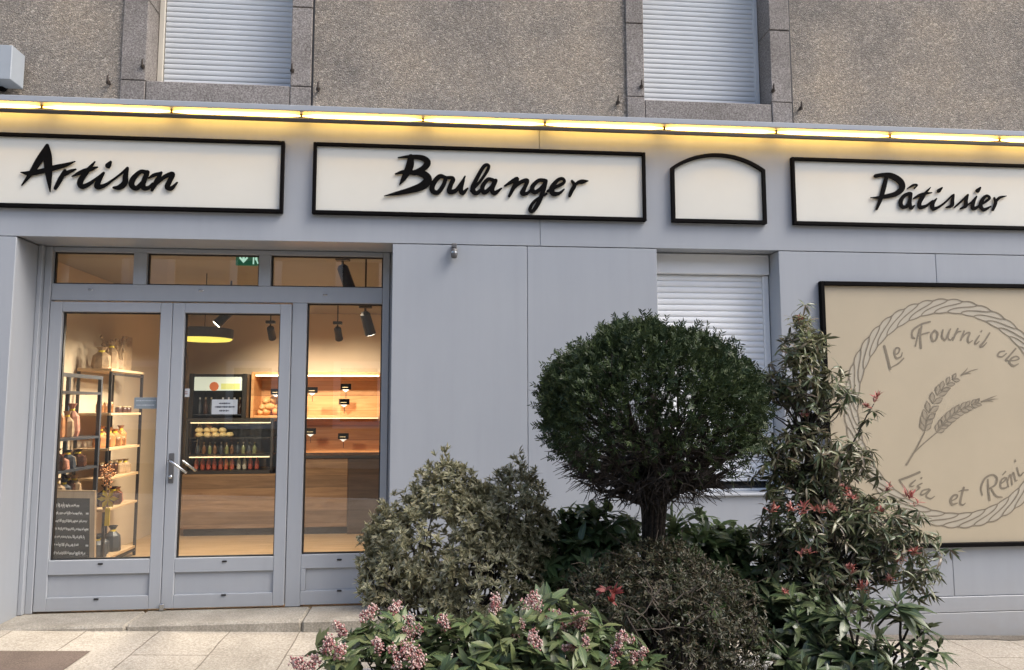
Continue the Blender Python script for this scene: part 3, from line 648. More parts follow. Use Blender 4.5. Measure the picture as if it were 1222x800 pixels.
# tan board with the rope ring
bx0, bx1, bz0, bz1 = 2.796, 4.79, 0.487, 2.430
t = thing('wall_board', 'large tan board with a rope ring, wheat ears and brown script in a black frame', 'sign', ((bx0+bx1)/2, 0, bz0))
mb = MB(); frame_rect(mb, bx0, bx1, bz0, bz1, -0.042, -0.001, 0.030, 0.030, 0.030, 0.030, 0.003); mb.build('frame', MT['black'], t)
MB().box(bx0+0.031, bx1-0.031, -0.016, -0.002, bz0+0.031, bz1-0.031).build('panel', MT['board'], t)
YB = -0.0166
class WConv:      # strokes given directly in metres on the wall
    s = 1.0; wmin = 0.0
    def __call__(s_, x, z): return (x, z)
def wstroke(mb, pts, dy=0.0):
    global at
    keep = at
    at = lambda x, z, Y: np.array([x, Y, z])
    stroke(mb, pts, WConv(), 0.0004+dy, YB, 6)
    at = keep
rc = np.array([3.793, 1.467]); Ro, Ri = 0.838, 0.742
mb = MB(); NS = 44
for k in range(NS):
    th = 2*math.pi*k/NS; dth = 2*math.pi/NS
    # one strand: leaves the inner edge, swells, meets the outer edge further clockwise
    def pp(r_, a): return (rc[0]+r_*math.sin(a), rc[1]+r_*math.cos(a))
    S = []
    for u_ in np.linspace(0, 1, 7):
        S.append((*pp(Ri+(Ro-Ri)*u_, th+dth*(2.1*u_-0.22*math.sin(2*math.pi*u_))), 0.0085))
    wstroke(mb, S)
    wstroke(mb, [(*pp(Ro-0.004+0.012*math.sin(math.pi*q), th+dth*(2.1+q)), 0.0085) for q in np.linspace(0, 1, 4)])
    wstroke(mb, [(*pp(Ri+0.002-0.006*math.sin(math.pi*q), th+dth*q), 0.0085) for q in np.linspace(0, 1, 4)])
mb.build('rope_ring', MT['print'], t)
mb = MB(); vs = []; fs = []
for k in range(96):
    a = 2*math.pi*k/96; vs += [(rc[0]+Ri*math.sin(a), YB+0.0003, rc[1]+Ri*math.cos(a)), (rc[0]+Ro*math.sin(a), YB+0.0003, rc[1]+Ro*math.cos(a))]
for k in range(96): fs.append((2*k, (2*k+2) % 192, (2*k+3) % 192, 2*k+1))
mb.add(vs, fs).build('rope_tint', MT['print_fill'], t)
cL = Conv(1040, 370, 6.714, 5.9); cR = Conv(1050, 540, 7.105, 5.9)
fournil = [
 [[(103,290,14),(125,370,14),(150,475,13)], [(150,475,10),(162,460,8),(215,430,10),(258,388,9)]],
 [[(185,362,8),(215,345,9),(225,312,10),(200,305,10),(185,335,13),(197,385,13),(235,375,8),(247,342,5)]],
 [[(470,95,11),(400,115,12),(335,160,12),(325,210,13),(345,228,10)], [(402,130,10),(390,200,14),(396,306,14)], [(383,150,6),(370,210,8),(353,290,9)], [(365,215,6),(410,195,10),(462,180,8)]],
 [[(505,165,13),(481,200,13),(490,245,13),(515,240,11),(531,190,11),(508,164,11)]],
 [[(572,160,9),(566,215,13),(590,240,11),(620,180,9),(632,153,9)], [(628,165,9),(613,220,12),(632,242,9),(652,218,5)]],
 [[(692,150,11),(672,195,13),(652,242,10)], [(665,212,6),(692,178,9),(715,172,8)]],
 [[(742,170,11),(716,242,11)], [(718,235,7),(756,190,9),(788,184,10),(772,230,12),(780,262,10),(808,246,6)]],
 [[(864,205,9),(832,256,11),(838,273,9),(862,252,6)], [(884,164,6),(879,173,12)]],
 [[(870,200,9),(842,250,11),(835,272,9)]] if False else [[(946,185,10),(905,250,11),(872,288,13),(892,292,9),(922,262,6)]],
 [[(1067,330,9),(1028,338,11),(1011,368,12),(1045,376,10),(1080,350,8)], [(1156,310,11),(1105,368,11),(1075,403,13),(1098,405,7)]],
 [[(1105,407,7),(1150,405,9),(1182,390,9),(1160,372,9),(1120,390,12),(1106,425,13),(1140,448,13),(1177,432,6)]],
]
rest = [
 [[(337,168,15),(250,205,14),(165,235,13)], [(165,235,10),(192,275,11),(242,342,8)]],
 [[(302,235,7),(257,275,13),(267,290,9),(290,282,5)], [(357,212,6),(350,220,13)]],
 [[(357,262,8),(318,285,9),(338,300,10),(303,328,9)]],
 [[(417,310,10),(362,325,11),(347,360,12),(382,350,9),(420,315,8)], [(427,318,10),(392,370,12),(430,392,9),(465,372,5)]],
 [[(607,412,8),(650,388,9),(656,362,10),(625,365,13),(601,402,15),(612,440,15),(657,430,7)]],
 [[(712,298,13),(692,370,14),(682,430,14),(702,447,9),(724,430,5)], [(668,332,5),(700,322,8),(747,318,9)]],
 [[(867,360,10),(858,300,11),(890,222,12),(950,190,11),(992,215,12),(982,270,12),(930,305,10)], [(915,230,10),(920,320,14),(930,405,14)], [(942,302,10),(985,370,12),(1037,380,7)]],
 [[(1020,272,7),(1060,238,9),(1062,213,9),(1027,240,12),(1026,300,13),(1070,300,9),(1088,278,5)], [(1040,192,6),(1066,163,11)]],
 [[(1075,215,9),(1090,290,11)], [(1085,245,6),(1103,190,9),(1113,210,10),(1122,272,11)], [(1115,222,6),(1130,170,9),(1142,200,10),(1150,240,10),(1165,235,5)]],
 [[(1162,130,10),(1180,190,11),(1195,195,8),(1217,168,6)], [(1146,62,6),(1148,74,14)]],
]
for words, cv in ((fournil, cL), (rest, cR)):
    for letter in words:
        mb = MB()
        for st in letter: stroke(mb, [(a, b_, c_*1.22) for a, b_, c_ in st], cv, 0.0005, YB)
        mb.build('letter', MT['print'], t)
# wheat ears
cW = Conv(1070, 430, 6.154, 5.9)
def ear(axis, w0, npairs, tipn):
    C = catmull(axis, 10); mb = MB(); mf = MB()
    for i in range(npairs):
        u_ = (i+0.5)/npairs*0.86; k = int(u_*(len(C)-1)); p = C[k]; q = C[min(k+4, len(C)-1)]
        d = np.array([q[0]-p[0], q[1]-p[1]]); d /= np.linalg.norm(d); nrm = np.array([-d[1], d[0]])
        w = w0*(0.62+0.38*math.sin(math.pi*min(1, u_*1.1+0.15)))
        Lg = w*1.15
        for s_ in (-1, 1):
            a = np.array([p[0], p[1]])+nrm*s_*2; b_ = a+d*Lg+nrm*s_*w*0.72; mid = (a+b_)/2
            o1 = mid+nrm*s_*w*0.30-d*w*0.12; o2 = mid-nrm*s_*w*0.20+d*w*0.22
            stroke(mb, [(*a, 4), (*o1, 8), (*b_, 5)], cW, 0.0006, YB); stroke(mb, [(*a, 5), (*o2, 9), (*b_, 5)], cW, 0.0006, YB)
            stroke(mf, [(*a, 6), (*mid, w*0.42), (*b_, 5)], cW, 0.0003, YB)
    e = C[-1]; d = np.array([C[-1][0]-C[-6][0], C[-1][1]-C[-6][1]]); d /= np.linalg.norm(d)
    for (dx, dy) in tipn: stroke(mb, [(e[0]-d[0]*30, e[1]-d[1]*30, 8), (e[0]+dx*0.5, e[1]+dy*0.5-2, 6), (e[0]+dx, e[1]+dy, 2)], cW, 0.0006, YB)
    o = mb.build('wheat_ear', MT['print'], t); mf.build('grain_tint', MT['grain_fill'], o)
ear([(205,530,1),(222,430,1),(290,270,1),(390,160,1),(500,95,1)], 62, 9, [(95,-30), (20,-40), (45,5)])
ear([(290,535,1),(350,460,1),(450,375,1),(560,325,1),(650,295,1)], 54, 10, [(85,-35), (60,12), (95,-10)])
mb = MB()
stroke(mb, [(72,768,13),(120,690,11),(165,610,9),(205,530,8)], cW, 0.0005, YB); stroke(mb, [(118,690,10),(190,620,9),(290,535,8)], cW, 0.0005, YB)
mb.build('wheat_stem', MT['print'], t)

# ------------------------------------------------------------------ small fittings on the wall
p = at(542, 292, -0.03)
t = thing('sensor', 'small grey sensor hanging under the fascia above the plain wall panel', 'sensor', (p[0], -0.03, 2.61))
MB().box(p[0]-0.018, p[0]+0.018, -0.058, -0.002, 2.625, 2.658, 0.005).build('bracket', MT['sensor'], t)
mb = MB(); mb.lathe([(0.012, -0.075), (0.021, -0.068), (0.024, -0.045), (0.022, -0.022), (0.014, 0)], (p[0], -0.04, 2.628), 14); mb.build('housing', MT['sensor'], t, smooth=True)
mb = MB(); mb.lathe([(0.0245, 0), (0.0245, 0.012)], (p[0], -0.04, 2.588), 14); mb.build('band', MT['chrome'], t)
# box at the left edge of the upper wall
p0 = at(15, 54, -0.10); p1 = at(15, 95, -0.10)
t = thing('wall_box', 'pale grey box fixed high on the roughcast wall at the left edge', 'box', (p0[0]-0.3, 0.1, p1[2]))
MB().box(p0[0]-0.62, p0[0], -0.10, 0.06, p1[2], p0[2], 0.004).build('casing', MT['box'], t)
MB().box(p0[0]-0.52, p0[0]-0.1, 0.061, 0.098, p1[2]+0.04, p0[2]-0.04).build('mount', MT['sensor'], t)
mb = MB(); q = at(1, 103, 0.05); mb.lathe([(0.03, -0.03), (0.035, 0.0), (0.03, 0.03)], (q[0], 0.05, q[2]), 14, 'y'); mb.build('cable_gland', MT['black'], t)
hooks = [(130, 96, 'left of the left upper window, on the roughcast'), (171, 77, 'on the left jamb of the left upper window'), (349, 82, 'on the right jamb of the left upper window'), (380, 104, 'just right of the left upper window, on the roughcast'),
         (737, 120, 'just left of the right upper window, on the roughcast'), (765, 101, 'on the left jamb of the right upper window'), (922, 106, 'on the right jamb of the right upper window'), (955, 127, 'right of the right upper window, on the roughcast')]
for px, py, wh in hooks:
    p = at(px, py, 0.08); x, z = p[0], p[2]
    mb = MB(); mb.tube([(x, 0.11, z-0.02), (x, 0.068, z-0.02), (x, 0.060, z-0.014), (x, 0.058, z+0.022), (x+0.004, 0.064, z+0.036)], [0.008, 0.008, 0.008, 0.006, 0.003], 7)
    mb.lathe([(0.016, 0), (0.014, 0.012)], (x, 0.07, z-0.02), 10, 'y')
    tag(mb.build('shutter_hook', MT['iron'], None, loc=(x, 0.1, z)), 'small rusty iron shutter hook '+wh, 'hook', 'iron shutter hooks')

# ------------------------------------------------------------------ shop interior
ix0, ix1, iy0, iy1, iz0, iz1 = -3.22, 1.2, 0.42, 4.75, 0.098, 2.74
structure(MB().box(ix0, ix1, 0.345, iy1, -0.05, iz0).build('floor', MT['floor']))
structure(MB().box(ix0-0.1, ix1+0.1, iy0, iy1+0.1, iz1, iz1+0.1).build('ceiling', MT['ceil']))
structure(MB().box(ix0-0.1, ix0, 0.405, iy1, -0.04, iz1-0.002).build('wall_left', MT['plaster']))
structure(MB().box(ix1, ix1+0.1, 0.405, iy1, -0.04, iz1-0.002).build('wall_right', MT['plaster']))
structure(MB().box(ix0-0.1, ix1+0.1, iy1+0.002, iy1+0.1, -0.04, iz1-0.002).build('wall_back', MT['plaster']))
structure(MB().box(-0.333, ix1, 0.405, 0.45, -0.04, iz1-0.002).build('wall_front', MT['plaster']))
structure(MB().box(ix0-0.1, -0.3, 0.401, 0.418, 2.665, 3.3).build('lintel', MT['ceil']))

# counter
cy = 3.45
t = thing('counter', 'low wooden plank counter with dark plinth behind the right hand door', 'counter', (-1.6, cy, iz0))
mb = MB(); mb.box(-2.82, -1.80, cy, cy+0.55, 0.18, 0.775, 0.004); mb.box(-1.798, -1.02, cy+0.004, cy+0.55, 0.18, 0.94, 0.004); mb.build('plank_front', MT['counter'], t)
mb = MB(); mb.box(-2.80, -1.02, cy+0.05, cy+0.5, iz0+0.001, 0.179); mb.build('plinth', MT['blackmetal'], t)
mb = MB(); mb.box(-1.81, -0.30, cy-0.02, cy+0.56, 0.941, 0.972, 0.004); mb.build('counter_top', MT['blackmetal'], t)
MB().box(-1.018, -0.30, cy+0.002, cy+0.55, iz0+0.001, 0.94, 0.004).build('dark_end', MT['darkwood'], t)
# display case on the counter
t = thing('display_case', 'black framed glass display case of drinks and pastries on the counter', 'display case', (-2.3, cy, 0.776))
mb = MB(); xa, xb, za, zb_ = -2.80, -1.85, 0.778, 1.36
for x in (xa, xb-0.03):
    for y in (cy, cy+0.45): mb.box(x, x+0.03, y, y+0.03, za, zb_, 0.003)
mb.box(xa, xb, cy, cy+0.48, za-0.001, za+0.035); mb.box(xa, xb, cy, cy+0.48, zb_, zb_+0.03)
mb.build('case_frame', MT['blackmetal'], t)
for z in (0.975, 1.165): MB().box(xa+0.03, xb-0.03, cy+0.01, cy+0.44, z, z+0.012).build('shelf', MT['blackmetal'], t)
for z, k in ((0.955, 0), (1.335, 1)): MB().box(xa+0.04, xb-0.04, cy+0.02, cy+0.035, z, z+0.012).build('light_strip', MT['coolstrip'], t)
MB().quad((xa+0.031, cy+0.006, za+.036), (xb-0.031, cy+0.006, za+.036), (xb-0.031, cy+0.006, zb_-.001), (xa+0.031, cy+0.006, zb_-.001)).build('case_glass', MT['case_glass'], t)
MB().box(xa+0.04, xb-0.04, cy+0.44, cy+0.449, za+0.04, zb_-0.01).build('back_panel', MT['slate'], t)
def bottle(x, y, z, h, r_, m1, label, grp):
    t = thing('bottle', label, 'bottle', (x, y, z), grp)
    mb = MB(); mb.lathe([(r_*.9, 0.001), (r_, h*.08), (r_, h*.55), (r_*.45, h*.75), (r_*.38, h*.9)], (x, y, z), 10); mb.build('body', m1, t, smooth=True)
    mb = MB(); mb.lathe([(r_*.45, 0), (r_*.45, h*.12)], (x, y, z+h*.9), 8); mb.build('cap', random.choice([MT['white'], MT['blackmetal'], MT['lid']]), t)
for i in range(11):
    bottle(-2.72+i*0.066+random.uniform(-.006, .006), cy+0.16, za+0.036, 0.155, 0.024, MT[random.choice(['bottle_red', 'bottle_red', 'bag', 'bottle_pale'])], 'small reddish drink bottle in the bottom row of the counter display case', 'bottles in the bottom row of the display case')
for i in range(11):
    bottle(-2.71+i*0.062+random.uniform(-.006, .006), cy+0.16, 0.988, 0.13, 0.021, MT[random.choice(['bottle_green', 'bottle_pale', 'jar', 'slate'])], 'small drink bottle in the middle row of the counter display case', 'bottles in the middle row of the display case')
for i in range(9):
    x = -2.70+(i % 5)*0.085+random.uniform(-.01, .01); mb = MB(); z = 1.178+(i//5)*0.052
    mb.lathe([(0.02, 0.0), (0.042, 0.012), (0.045, 0.03), (0.03, 0.05), (0.008, 0.056)], (x, cy+0.15, z), 12)
    tag(mb.build('pastry', MT['cake'], None, smooth=True, loc=(x, cy+0.15, z)), 'yellow pastry piled on the top shelf of the counter display case', 'pastry', 'pastries on the top shelf of the display case')
# drinks fridge
fy = 4.12
t = thing('drinks_fridge', 'tall black drinks fridge with a lit picture header against the back wall', 'fridge', (-2.66, fy, iz0))
mb = MB(); mb.box(-3.0, -2.94, fy, fy+0.6, iz0+.001, 1.92, 0.008); mb.box(-2.38, -2.32, fy, fy+0.6, iz0+.001, 1.92, 0.008); mb.box(-2.939, -2.381, fy+0.5, fy+0.6, iz0+.001, 1.92); mb.box(-2.939, -2.381, fy+.005, fy+0.5, iz0+.001, 0.4); mb.box(-2.939, -2.381, fy+0.01, fy+0.5, 1.86, 1.915)
mb.build('body', MT['fridge'], t)
hd = MB().box(-2.935, -2.385, fy-0.012, fy+0.06, 1.715, 1.88, 0.006).build('header_panel', MT['header'], t)
mb = MB(); mb.lathe([(0.055, -0.004), (0.05, 0)], (-2.70, fy-0.013, 1.765), 12, 'y'); mb.build('red_fruit', MT['header_red'], hd)
mb = MB(); mb.box(-2.62, -2.40, fy-0.0155, fy-0.0125, 1.73, 1.80); mb.build('yellow_patch', MT['header_yel'], hd)
for z in (0.75, 1.1, 1.42): MB().box(-2.939, -2.381, fy+0.03, fy+0.48, z, z+0.012).build('shelf', MT['slate'], t)
for z in (1.112, 1.432):
    for i in range(8): bottle(-2.90+i*0.068, fy+0.12, z, 0.2, 0.026, MT[random.choice(['bottle_green', 'jar_dark', 'slate', 'jar_dark'])], 'dark bottle standing on a shelf of the black drinks fridge', 'bottles in the fridge')
# bread rack
ry = 4.28
t = thing('bread_rack', 'lit wooden bread rack with two shelves on the back wall', 'shelf', (-1.5, ry, 0.9))
mb = MB(); mb.box(-2.31, -2.275, ry, ry+0.45, 0.62, 1.95, 0.003); mb.box(-0.74, -0.705, ry, ry+0.45, 0.62, 1.95, 0.003); mb.box(-2.274, -0.741, ry, ry+0.45, 1.915, 1.95, 0.003); mb.box(-2.274, -0.741, ry+0.40, ry+0.45, 0.62, 1.914)
mb.build('cabinet', MT['rack'], t)
for z in (1.385, 0.88): MB().box(-2.273, -0.742, ry+0.005, ry+0.395, z, z+0.03, 0.003).build('shelf', MT['rack'], t)
MB().box(-2.26, -0.755, ry+0.01, ry+0.03, 1.897, 1.914).build('light_strip', MT['warmstrip'], t)
MB().box(-2.26, -0.755, ry+0.012, ry+0.026, 1.373, 1.384).build('light_strip', MT['coolstrip'], t)
def loaf(x, y, z, r_, l, rz, tilt):
    mb = MB(); prof = []
    for k in range(9):
        u_ = -1+2*k/8; prof.append((max(0.004, r_*math.sqrt(max(0, 1-u_*u_))**0.7), u_*l))
    mb.lathe(prof, (0, 0, 0), 12, 'x'); o = mb.build('bread_loaf', MT['bread'], None, smooth=True)
    o.location = (x, y, z); o.rotation_euler = (0, tilt, rz); return o
k = 0
for row, n in ((0, 6), (1, 5), (2, 3)):
    for i in range(n):
        x = -2.21+(i+row*0.5)*0.082+random.uniform(-.012, .012)
        tag(loaf(x, ry+0.14+random.uniform(-.02, .04), 1.415+0.045+row*0.07, 0.045, 0.085, R(random.uniform(40, 140)), R(random.uniform(-25, 25))), 'golden bread roll in the heap on the upper shelf of the bread rack', 'bread', 'bread rolls heaped on the rack')
for i in range(5):
    tag(loaf(-2.2+i*0.09, ry+0.15, 0.955, 0.045, 0.09, R(random.uniform(60, 120)), 0), 'pale bread roll on the lower shelf of the bread rack beside the display case', 'bread', 'bread rolls on the lower shelf')
tags = [(413, 464, 'top right of the bread rack'), (411, 482, 'below the topmost one in the bread rack'), (410, 523, 'on the lower right shelf of the bread rack'), (373, 468, 'at the left edge of the side pane, upper shelf'), (371, 517, 'at the left edge of the side pane, lower shelf'), (330, 470, 'beside the heaped bread rolls')]
for px, py, wh in tags:
    p = at(px, py, ry+0.02); x, z = p[0], p[2]
    t = thing('price_tag', 'black price tag '+wh, 'price tag', (x, ry+0.02, z-0.12), 'black price tags on the bread rack')
    MB().box(x-0.065, x+0.065, ry-0.005, ry+0.0, z-0.012, z+0.06).build('card', MT['tagblack'], t)
    MB().add([(x-0.045, ry-0.006, z-0.013), (x+0.04, ry-0.006, z-0.013), (x+0.0, ry-0.006, z-0.045)], [(0, 1, 2)]).build('price_mark', MT['white'], t)
    mb = MB(); mb.box(x-0.045, x+0.03, ry-0.0065, ry-0.0055, z+0.012, z+0.020); mb.build('writing', MT['lid'], t)
    MB().tube([(x, ry+0.022, z-0.12), (x, ry+0.022, z)], 0.004, 6).build('stick', MT['blackmetal'], t)
# pendant lamp
lx, ly, lz = -2.139, 1.8, 2.135
t = thing('pendant_lamp', 'round drum ceiling lamp with a glowing yellow underside behind the right door', 'lamp', (lx, ly, lz))
mb = MB(); mb.lathe([(0.246, 0.0), (0.25, 0.004), (0.25, 0.085), (0.235, 0.09), (0.02, 0.092)], (lx, ly, lz), 36); mb.build('lamp_shade', MT['sensor'], t)
mb = MB(); mb.lathe([(0.225, -0.016), (0.242, -0.001)], (lx, ly, lz), 36); mb.build('diffuser', MT['lamp'], t)
mb = MB(); mb.tube([(lx, ly, lz+0.09), (lx, ly, iz1-0.001)], 0.004, 6); mb.build('cord', MT['blackmetal'], t)
l = bpy.data.lights.new('lamp_light', 'AREA'); l.shape = 'DISK'; l.size = 0.44; l.energy = 46; l.color = (1.0, 0.85, 0.66)
lo = bpy.data.objects.new('lamp_light', l); COL.objects.link(lo); lo.parent = t; lo.location = (0, 0, -0.022)
# track spotlights
def spotlight(x, y, ztop, aim, label, scale=1.0, drop=0.0, power=46):
    t = thing('ceiling_spotlight', label, 'spotlight', (x, y, ztop), 'black ceiling spotlights')
    s = scale; mb = MB(); mb.box(x-0.045*s, x+0.045*s, y-0.03*s, y+0.03*s, ztop-0.03*s, ztop, 0.004)
    if ztop+drop > ztop+0.01: mb.tube([(x, y, ztop), (x, y, iz1-0.001)], 0.008, 6)
    mb.tube([(x, y, ztop-0.03*s), (x, y, ztop-0.07*s)], 0.009*s, 6); mb.build('bracket', MT['blackmetal'], t)
    a = Vector(aim).normalized(); c = Vector((x, y, ztop-0.075*s)); e = c+a*0.15*s
    mb = MB(); mb.tube([c-a*0.02*s, c, e-a*0.03*s, e], [0.02*s, 0.036*s, 0.038*s, 0.040*s], 14); mb.build('head', MT['blackmetal'], t)
    mb = MB(); mb.tube([e+a*0.0005, e+a*0.004], [0.038*s, 0.030*s], 14); mb.build('lens', MT['spotlens'], t)
    l = bpy.data.lights.new('spot_lamp', 'SPOT'); l.energy = power; l.color = (1.0, 0.82, 0.61); l.spot_size = R(95); l.spot_blend = 0.9; l.shadow_soft_size = 0.035
    lo = bpy.data.objects.new('spot_lamp', l); COL.objects.link(lo); lo.parent = t
    lo.location = (e+a*0.012)-Vector((x, y, ztop)); lo.rotation_euler = a.to_track_quat('-Z', 'Y').to_euler()
p = at(409, 312, 0.9); spotlight(p[0], 0.9, iz1, (0.30, 0.25, -0.9), 'large black ceiling spotlight seen through the right transom pane', 1.25)
p = at(436, 366, 0.95); spotlight(p[0], 0.95, p[2]+0.02, (0.25, 0.3, -0.95), 'black ceiling spotlight tilted at the top right of the side pane', 1.15, drop=0.4)
p = at(403, 384, 3.3); spotlight(p[0], 3.3, p[2], (0.02, 0.8, -0.62), 'black ceiling spotlight hanging straight in the middle of the side pane', 1.1, drop=0.3, power=80)
p = at(323, 383, 3.3); spotlight(p[0], 3.3, p[2], (-0.02, 0.8, -0.62), 'black ceiling spotlight at the upper right of the right door glass', 1.1, drop=0.3, power=80)
p = at(275, 373, 2.2); spotlight(p[0], 2.2, p[2]+0.1, (-0.7, -0.2, -0.8), 'black ceiling spotlight beside the round lamp, cut by the door rail', 1.2, drop=0.3, power=22)
# exit sign
p0 = at(281.5, 303, 0.8); p1 = at(309.5, 317, 0.8)
t = thing('exit_sign', 'green exit sign with white arrow and running figure behind the middle transom pane', 'sign', ((p0[0]+p1[0])/2, 0.8, p0[2]))
MB().box(p0[0], p1[0], 0.8, 0.83, p1[2], p0[2], 0.002).build('sign_plate', MT['exitgreen'], t)
mb = MB(); mb.tube([((p0[0]+p1[0])/2, 0.815, p0[2]), ((p0[0]+p1[0])/2, 0.815, iz1-0.001)], 0.006, 6); mb.build('hanger', MT['blackmetal'], t)
W_ = p1[0]-p0[0]; H_ = p0[2]-p1[2]
def ex(u_, v_): return (p0[0]+W_*u_, 0.7985, p1[2]+H_*v_)
mb = MB(); mb.add([ex(.28, .95), ex(.38, .95), ex(.38, .55), ex(.48, .78), ex(.52, .62), ex(.33, .18), ex(.14, .62), ex(.18, .78), ex(.28, .55)], [(0, 1, 2, 8), (2, 3, 4, 5), (5, 6, 7, 8), (2, 5, 8)]); mb.build('arrow', MT['exitwhite'], t)
mb = MB(); mb.add([ex(.72, .1), ex(.78, .1), ex(.78, .92), ex(.98, .92), ex(.98, .98), ex(.72, .98)], [(0, 1, 2, 5), (2, 3, 4, 5)])
mb.add([ex(.84, .75), ex(.90, .72), ex(.92, .45), ex(.97, .15), ex(.92, .12), ex(.87, .38), ex(.80, .55)], [(0, 1, 2, 5, 6), (2, 3, 4, 5)]); mb.build('running_figure', MT['exitwhite'], t)
# notices on the glass
def notice(px0, py0, px1, py1, y, name, label, base, lines, ink):
    a = at(px0, py0, y); b_ = at(px1, py1, y); t = thing(name, label, 'notice', ((a[0]+b_[0])/2, y, b_[2]))
    MB().box(a[0], b_[0], y, y+0.001, b_[2], a[2]).build('sheet', base, t)
    mb = MB(); w = b_[0]-a[0]; h = a[2]-b_[2]
    for (v, u0, u1) in lines:
        n = 0; u_ = u0
        while u_ < u1:
            du = random.uniform(.03, .07); hh = random.uniform(.03, .06)
            mb.box(a[0]+w*u_, a[0]+w*min(u1, u_+du*.75), y-0.0008, y-0.0002, b_[2]+h*(v-hh), b_[2]+h*(v+hh)); u_ += du
    mb.build('writing', ink, t)
notice(253, 477, 283, 494.5, D+0.034, 'paper_notice', 'white paper note with three handwritten lines on the right door glass', MT['white'], [(.74, .28, .72), (.5, .12, .9), (.24, .3, .68)], MT['ink'])
notice(160.5, 474.5, 188.5, 488, D+0.034, 'door_sticker', 'pale blue sticker with fine white print on the left door glass', MT['box'], [(.72, .08, .9), (.32, .1, .85)], MT['white'])
notice(218, 464, 226, 474, D+0.034, 'square_sticker', 'tiny white square sticker on the right door glass beside its left edge', MT['white'], [(.62, .3, .7), (.38, .25, .75)], MT['bottle_red'])

# shelf unit along the left wall
sx0, sx1, sy0, sy1 = -3.2, -2.90, 1.72, 2.45
t = thing('shelf_unit', 'open shelf unit with black uprights and wooden shelves along the left shop wall', 'shelf', (-3.05, 2.08, iz0))
mb = MB()
for x in (sx0+.005, sx1-0.022):
    for y in (sy0, sy1-0.022): mb.box(x, x+0.022, y, y+0.022, iz0+.001, 1.83)
mb.box(sx1-.022, sx1, sy0+.022, sy1-.022, 1.80, 1.82); mb.box(sx1-.022, sx1, sy0+.022, sy1-.022, 0.14, 0.16); mb.build('upright_frame', MT['blackmetal'], t)
levels = [0.17, 0.60, 0.87, 1.13, 1.44, 1.835]
for z in levels: MB().box(sx0+.005, sx1-.001, sy0-.002, sy1+.002, z, z+0.022, 0.002).build('shelf', MT['shelfwood'], t)
def jar(x, y, z, h, r_, m1, label, grp):
    t = thing('jar', label, 'jar', (x, y, z), grp)
    mb = MB(); mb.lathe([(r_*.92, 0.001), (r_, h*.1), (r_, h*.72), (r_*.8, h*.84)], (x, y, z), 10); mb.build('body', m1, t, smooth=True)
    mb = MB(); mb.lathe([(r_*.86, 0), (r_*.86, h*.16)], (x, y, z+h*.84), 10); mb.build('lid', MT['lid'], t)
def bag(x, y, z, w, h, m1, label, grp=None):
    t = thing('gift_bag', label, 'bag', (x, y, z), grp)
    mb = MB(); vs = []; w *= random.uniform(.8, 1.15); h *= random.uniform(.72, 1.15); x += random.uniform(-.02, .03)
    for u_, s_ in ((0, 1), (0.15, 1.06), (0.6, 0.95), (0.78, 0.35), (0.85, 0.3), (1.0, 0.62)):
        for k in range(8):
            a = 2*math.pi*(k+.5)/8; vs.append((x+math.cos(a)*w*s_*.55*(1+.1*random.uniform(-1, 1)), y+math.sin(a)*w*s_*.45*(1+.1*random.uniform(-1, 1)), z+.001+h*u_))
    fs = [(i*8+k, i*8+(k+1) % 8, i*8+8+(k+1) % 8, i*8+8+k) for i in range(5) for k in range(8)]+[tuple(range(8))[::-1]]
    mb.add(vs, fs).build('sack', m1, t)
    mb = MB(); mb.lathe([(w*.2, -0.008), (w*.2, 0.008)], (x, y, z+h*.81), 8); mb.build('ribbon', MT['yellow'], t)
xm = sx1-0.12
for y in (1.86, 1.96, 2.06, 2.16): jar(xm, y, levels[2]+.023, 0.13, 0.035, MT['jar_dark'], 'dark jar in the row on the middle shelf of the open shelf unit', 'dark jars on the middle shelf')
for y in (1.80, 1.90, 1.99): jar(xm, y, levels[4]+.023, 0.10, 0.035, MT['jar'], 'amber jar in the row below the top shelf of the open shelf unit', 'amber jars on the upper shelf')
for y in (2.12, 2.24, 2.34): jar(xm+.03, y, levels[4]+.023, 0.06, 0.03, MT['jar_dark'], 'short dark jar right of the amber jars on the open shelf unit', 'short dark jars')
for y in (1.84, 1.93, 2.02, 2.11, 2.21, 2.31): bag(xm-.03, y, levels[3]+.023, 0.11, 0.20, MT['bag2'], 'orange gift bag in the row on the third shelf of the open shelf unit', 'orange gift bags')
for y in (1.95, 2.10): bag(xm, y, levels[1]+.023, 0.13, 0.19, MT['jar_dark'], 'dark wrapped bag on the second lowest shelf of the open shelf unit', 'dark wrapped bags')
for y in (1.85, 2.0, 2.15): bag(xm, y, levels[0]+.023, 0.14, 0.2, MT['slate'], 'grey wrapped bag on the bottom shelf of the open shelf unit', 'grey wrapped bags')
for i, y in enumerate((1.80, 1.95, 2.10)): bag(xm, y, levels[5]+.023, 0.15, 0.2+.05*(i % 2), MT['bag3'], 'kraft paper bag on the top of the open shelf unit', 'kraft bags on top')
for y in (1.84, 1.94, 2.05, 2.15, 2.26): jar(xm+.02, y, levels[3]+.023, 0.085, 0.03, MT['jar'], 'small amber jar in front of the orange gift bags on the open shelf unit', 'small amber jars')
for y in (2.22, 2.31): bag(xm, y, levels[1]+.023, 0.10, 0.15, MT['bag'], 'small reddish bag beside the dark wrapped bags on the open shelf unit', 'small reddish bags')
for y in (2.26, 2.34): bag(xm, y, levels[2]+.023, 0.10, 0.14, MT['bag3'], 'small kraft bag at the far end of the middle shelf of the open shelf unit', 'small kraft bags')
t = thing('dried_bouquet', 'spray of brown dried stems standing on the top of the open shelf unit', 'bouquet', (xm, 2.12, levels[5]+.023))
mb = MB(); mf = MB()
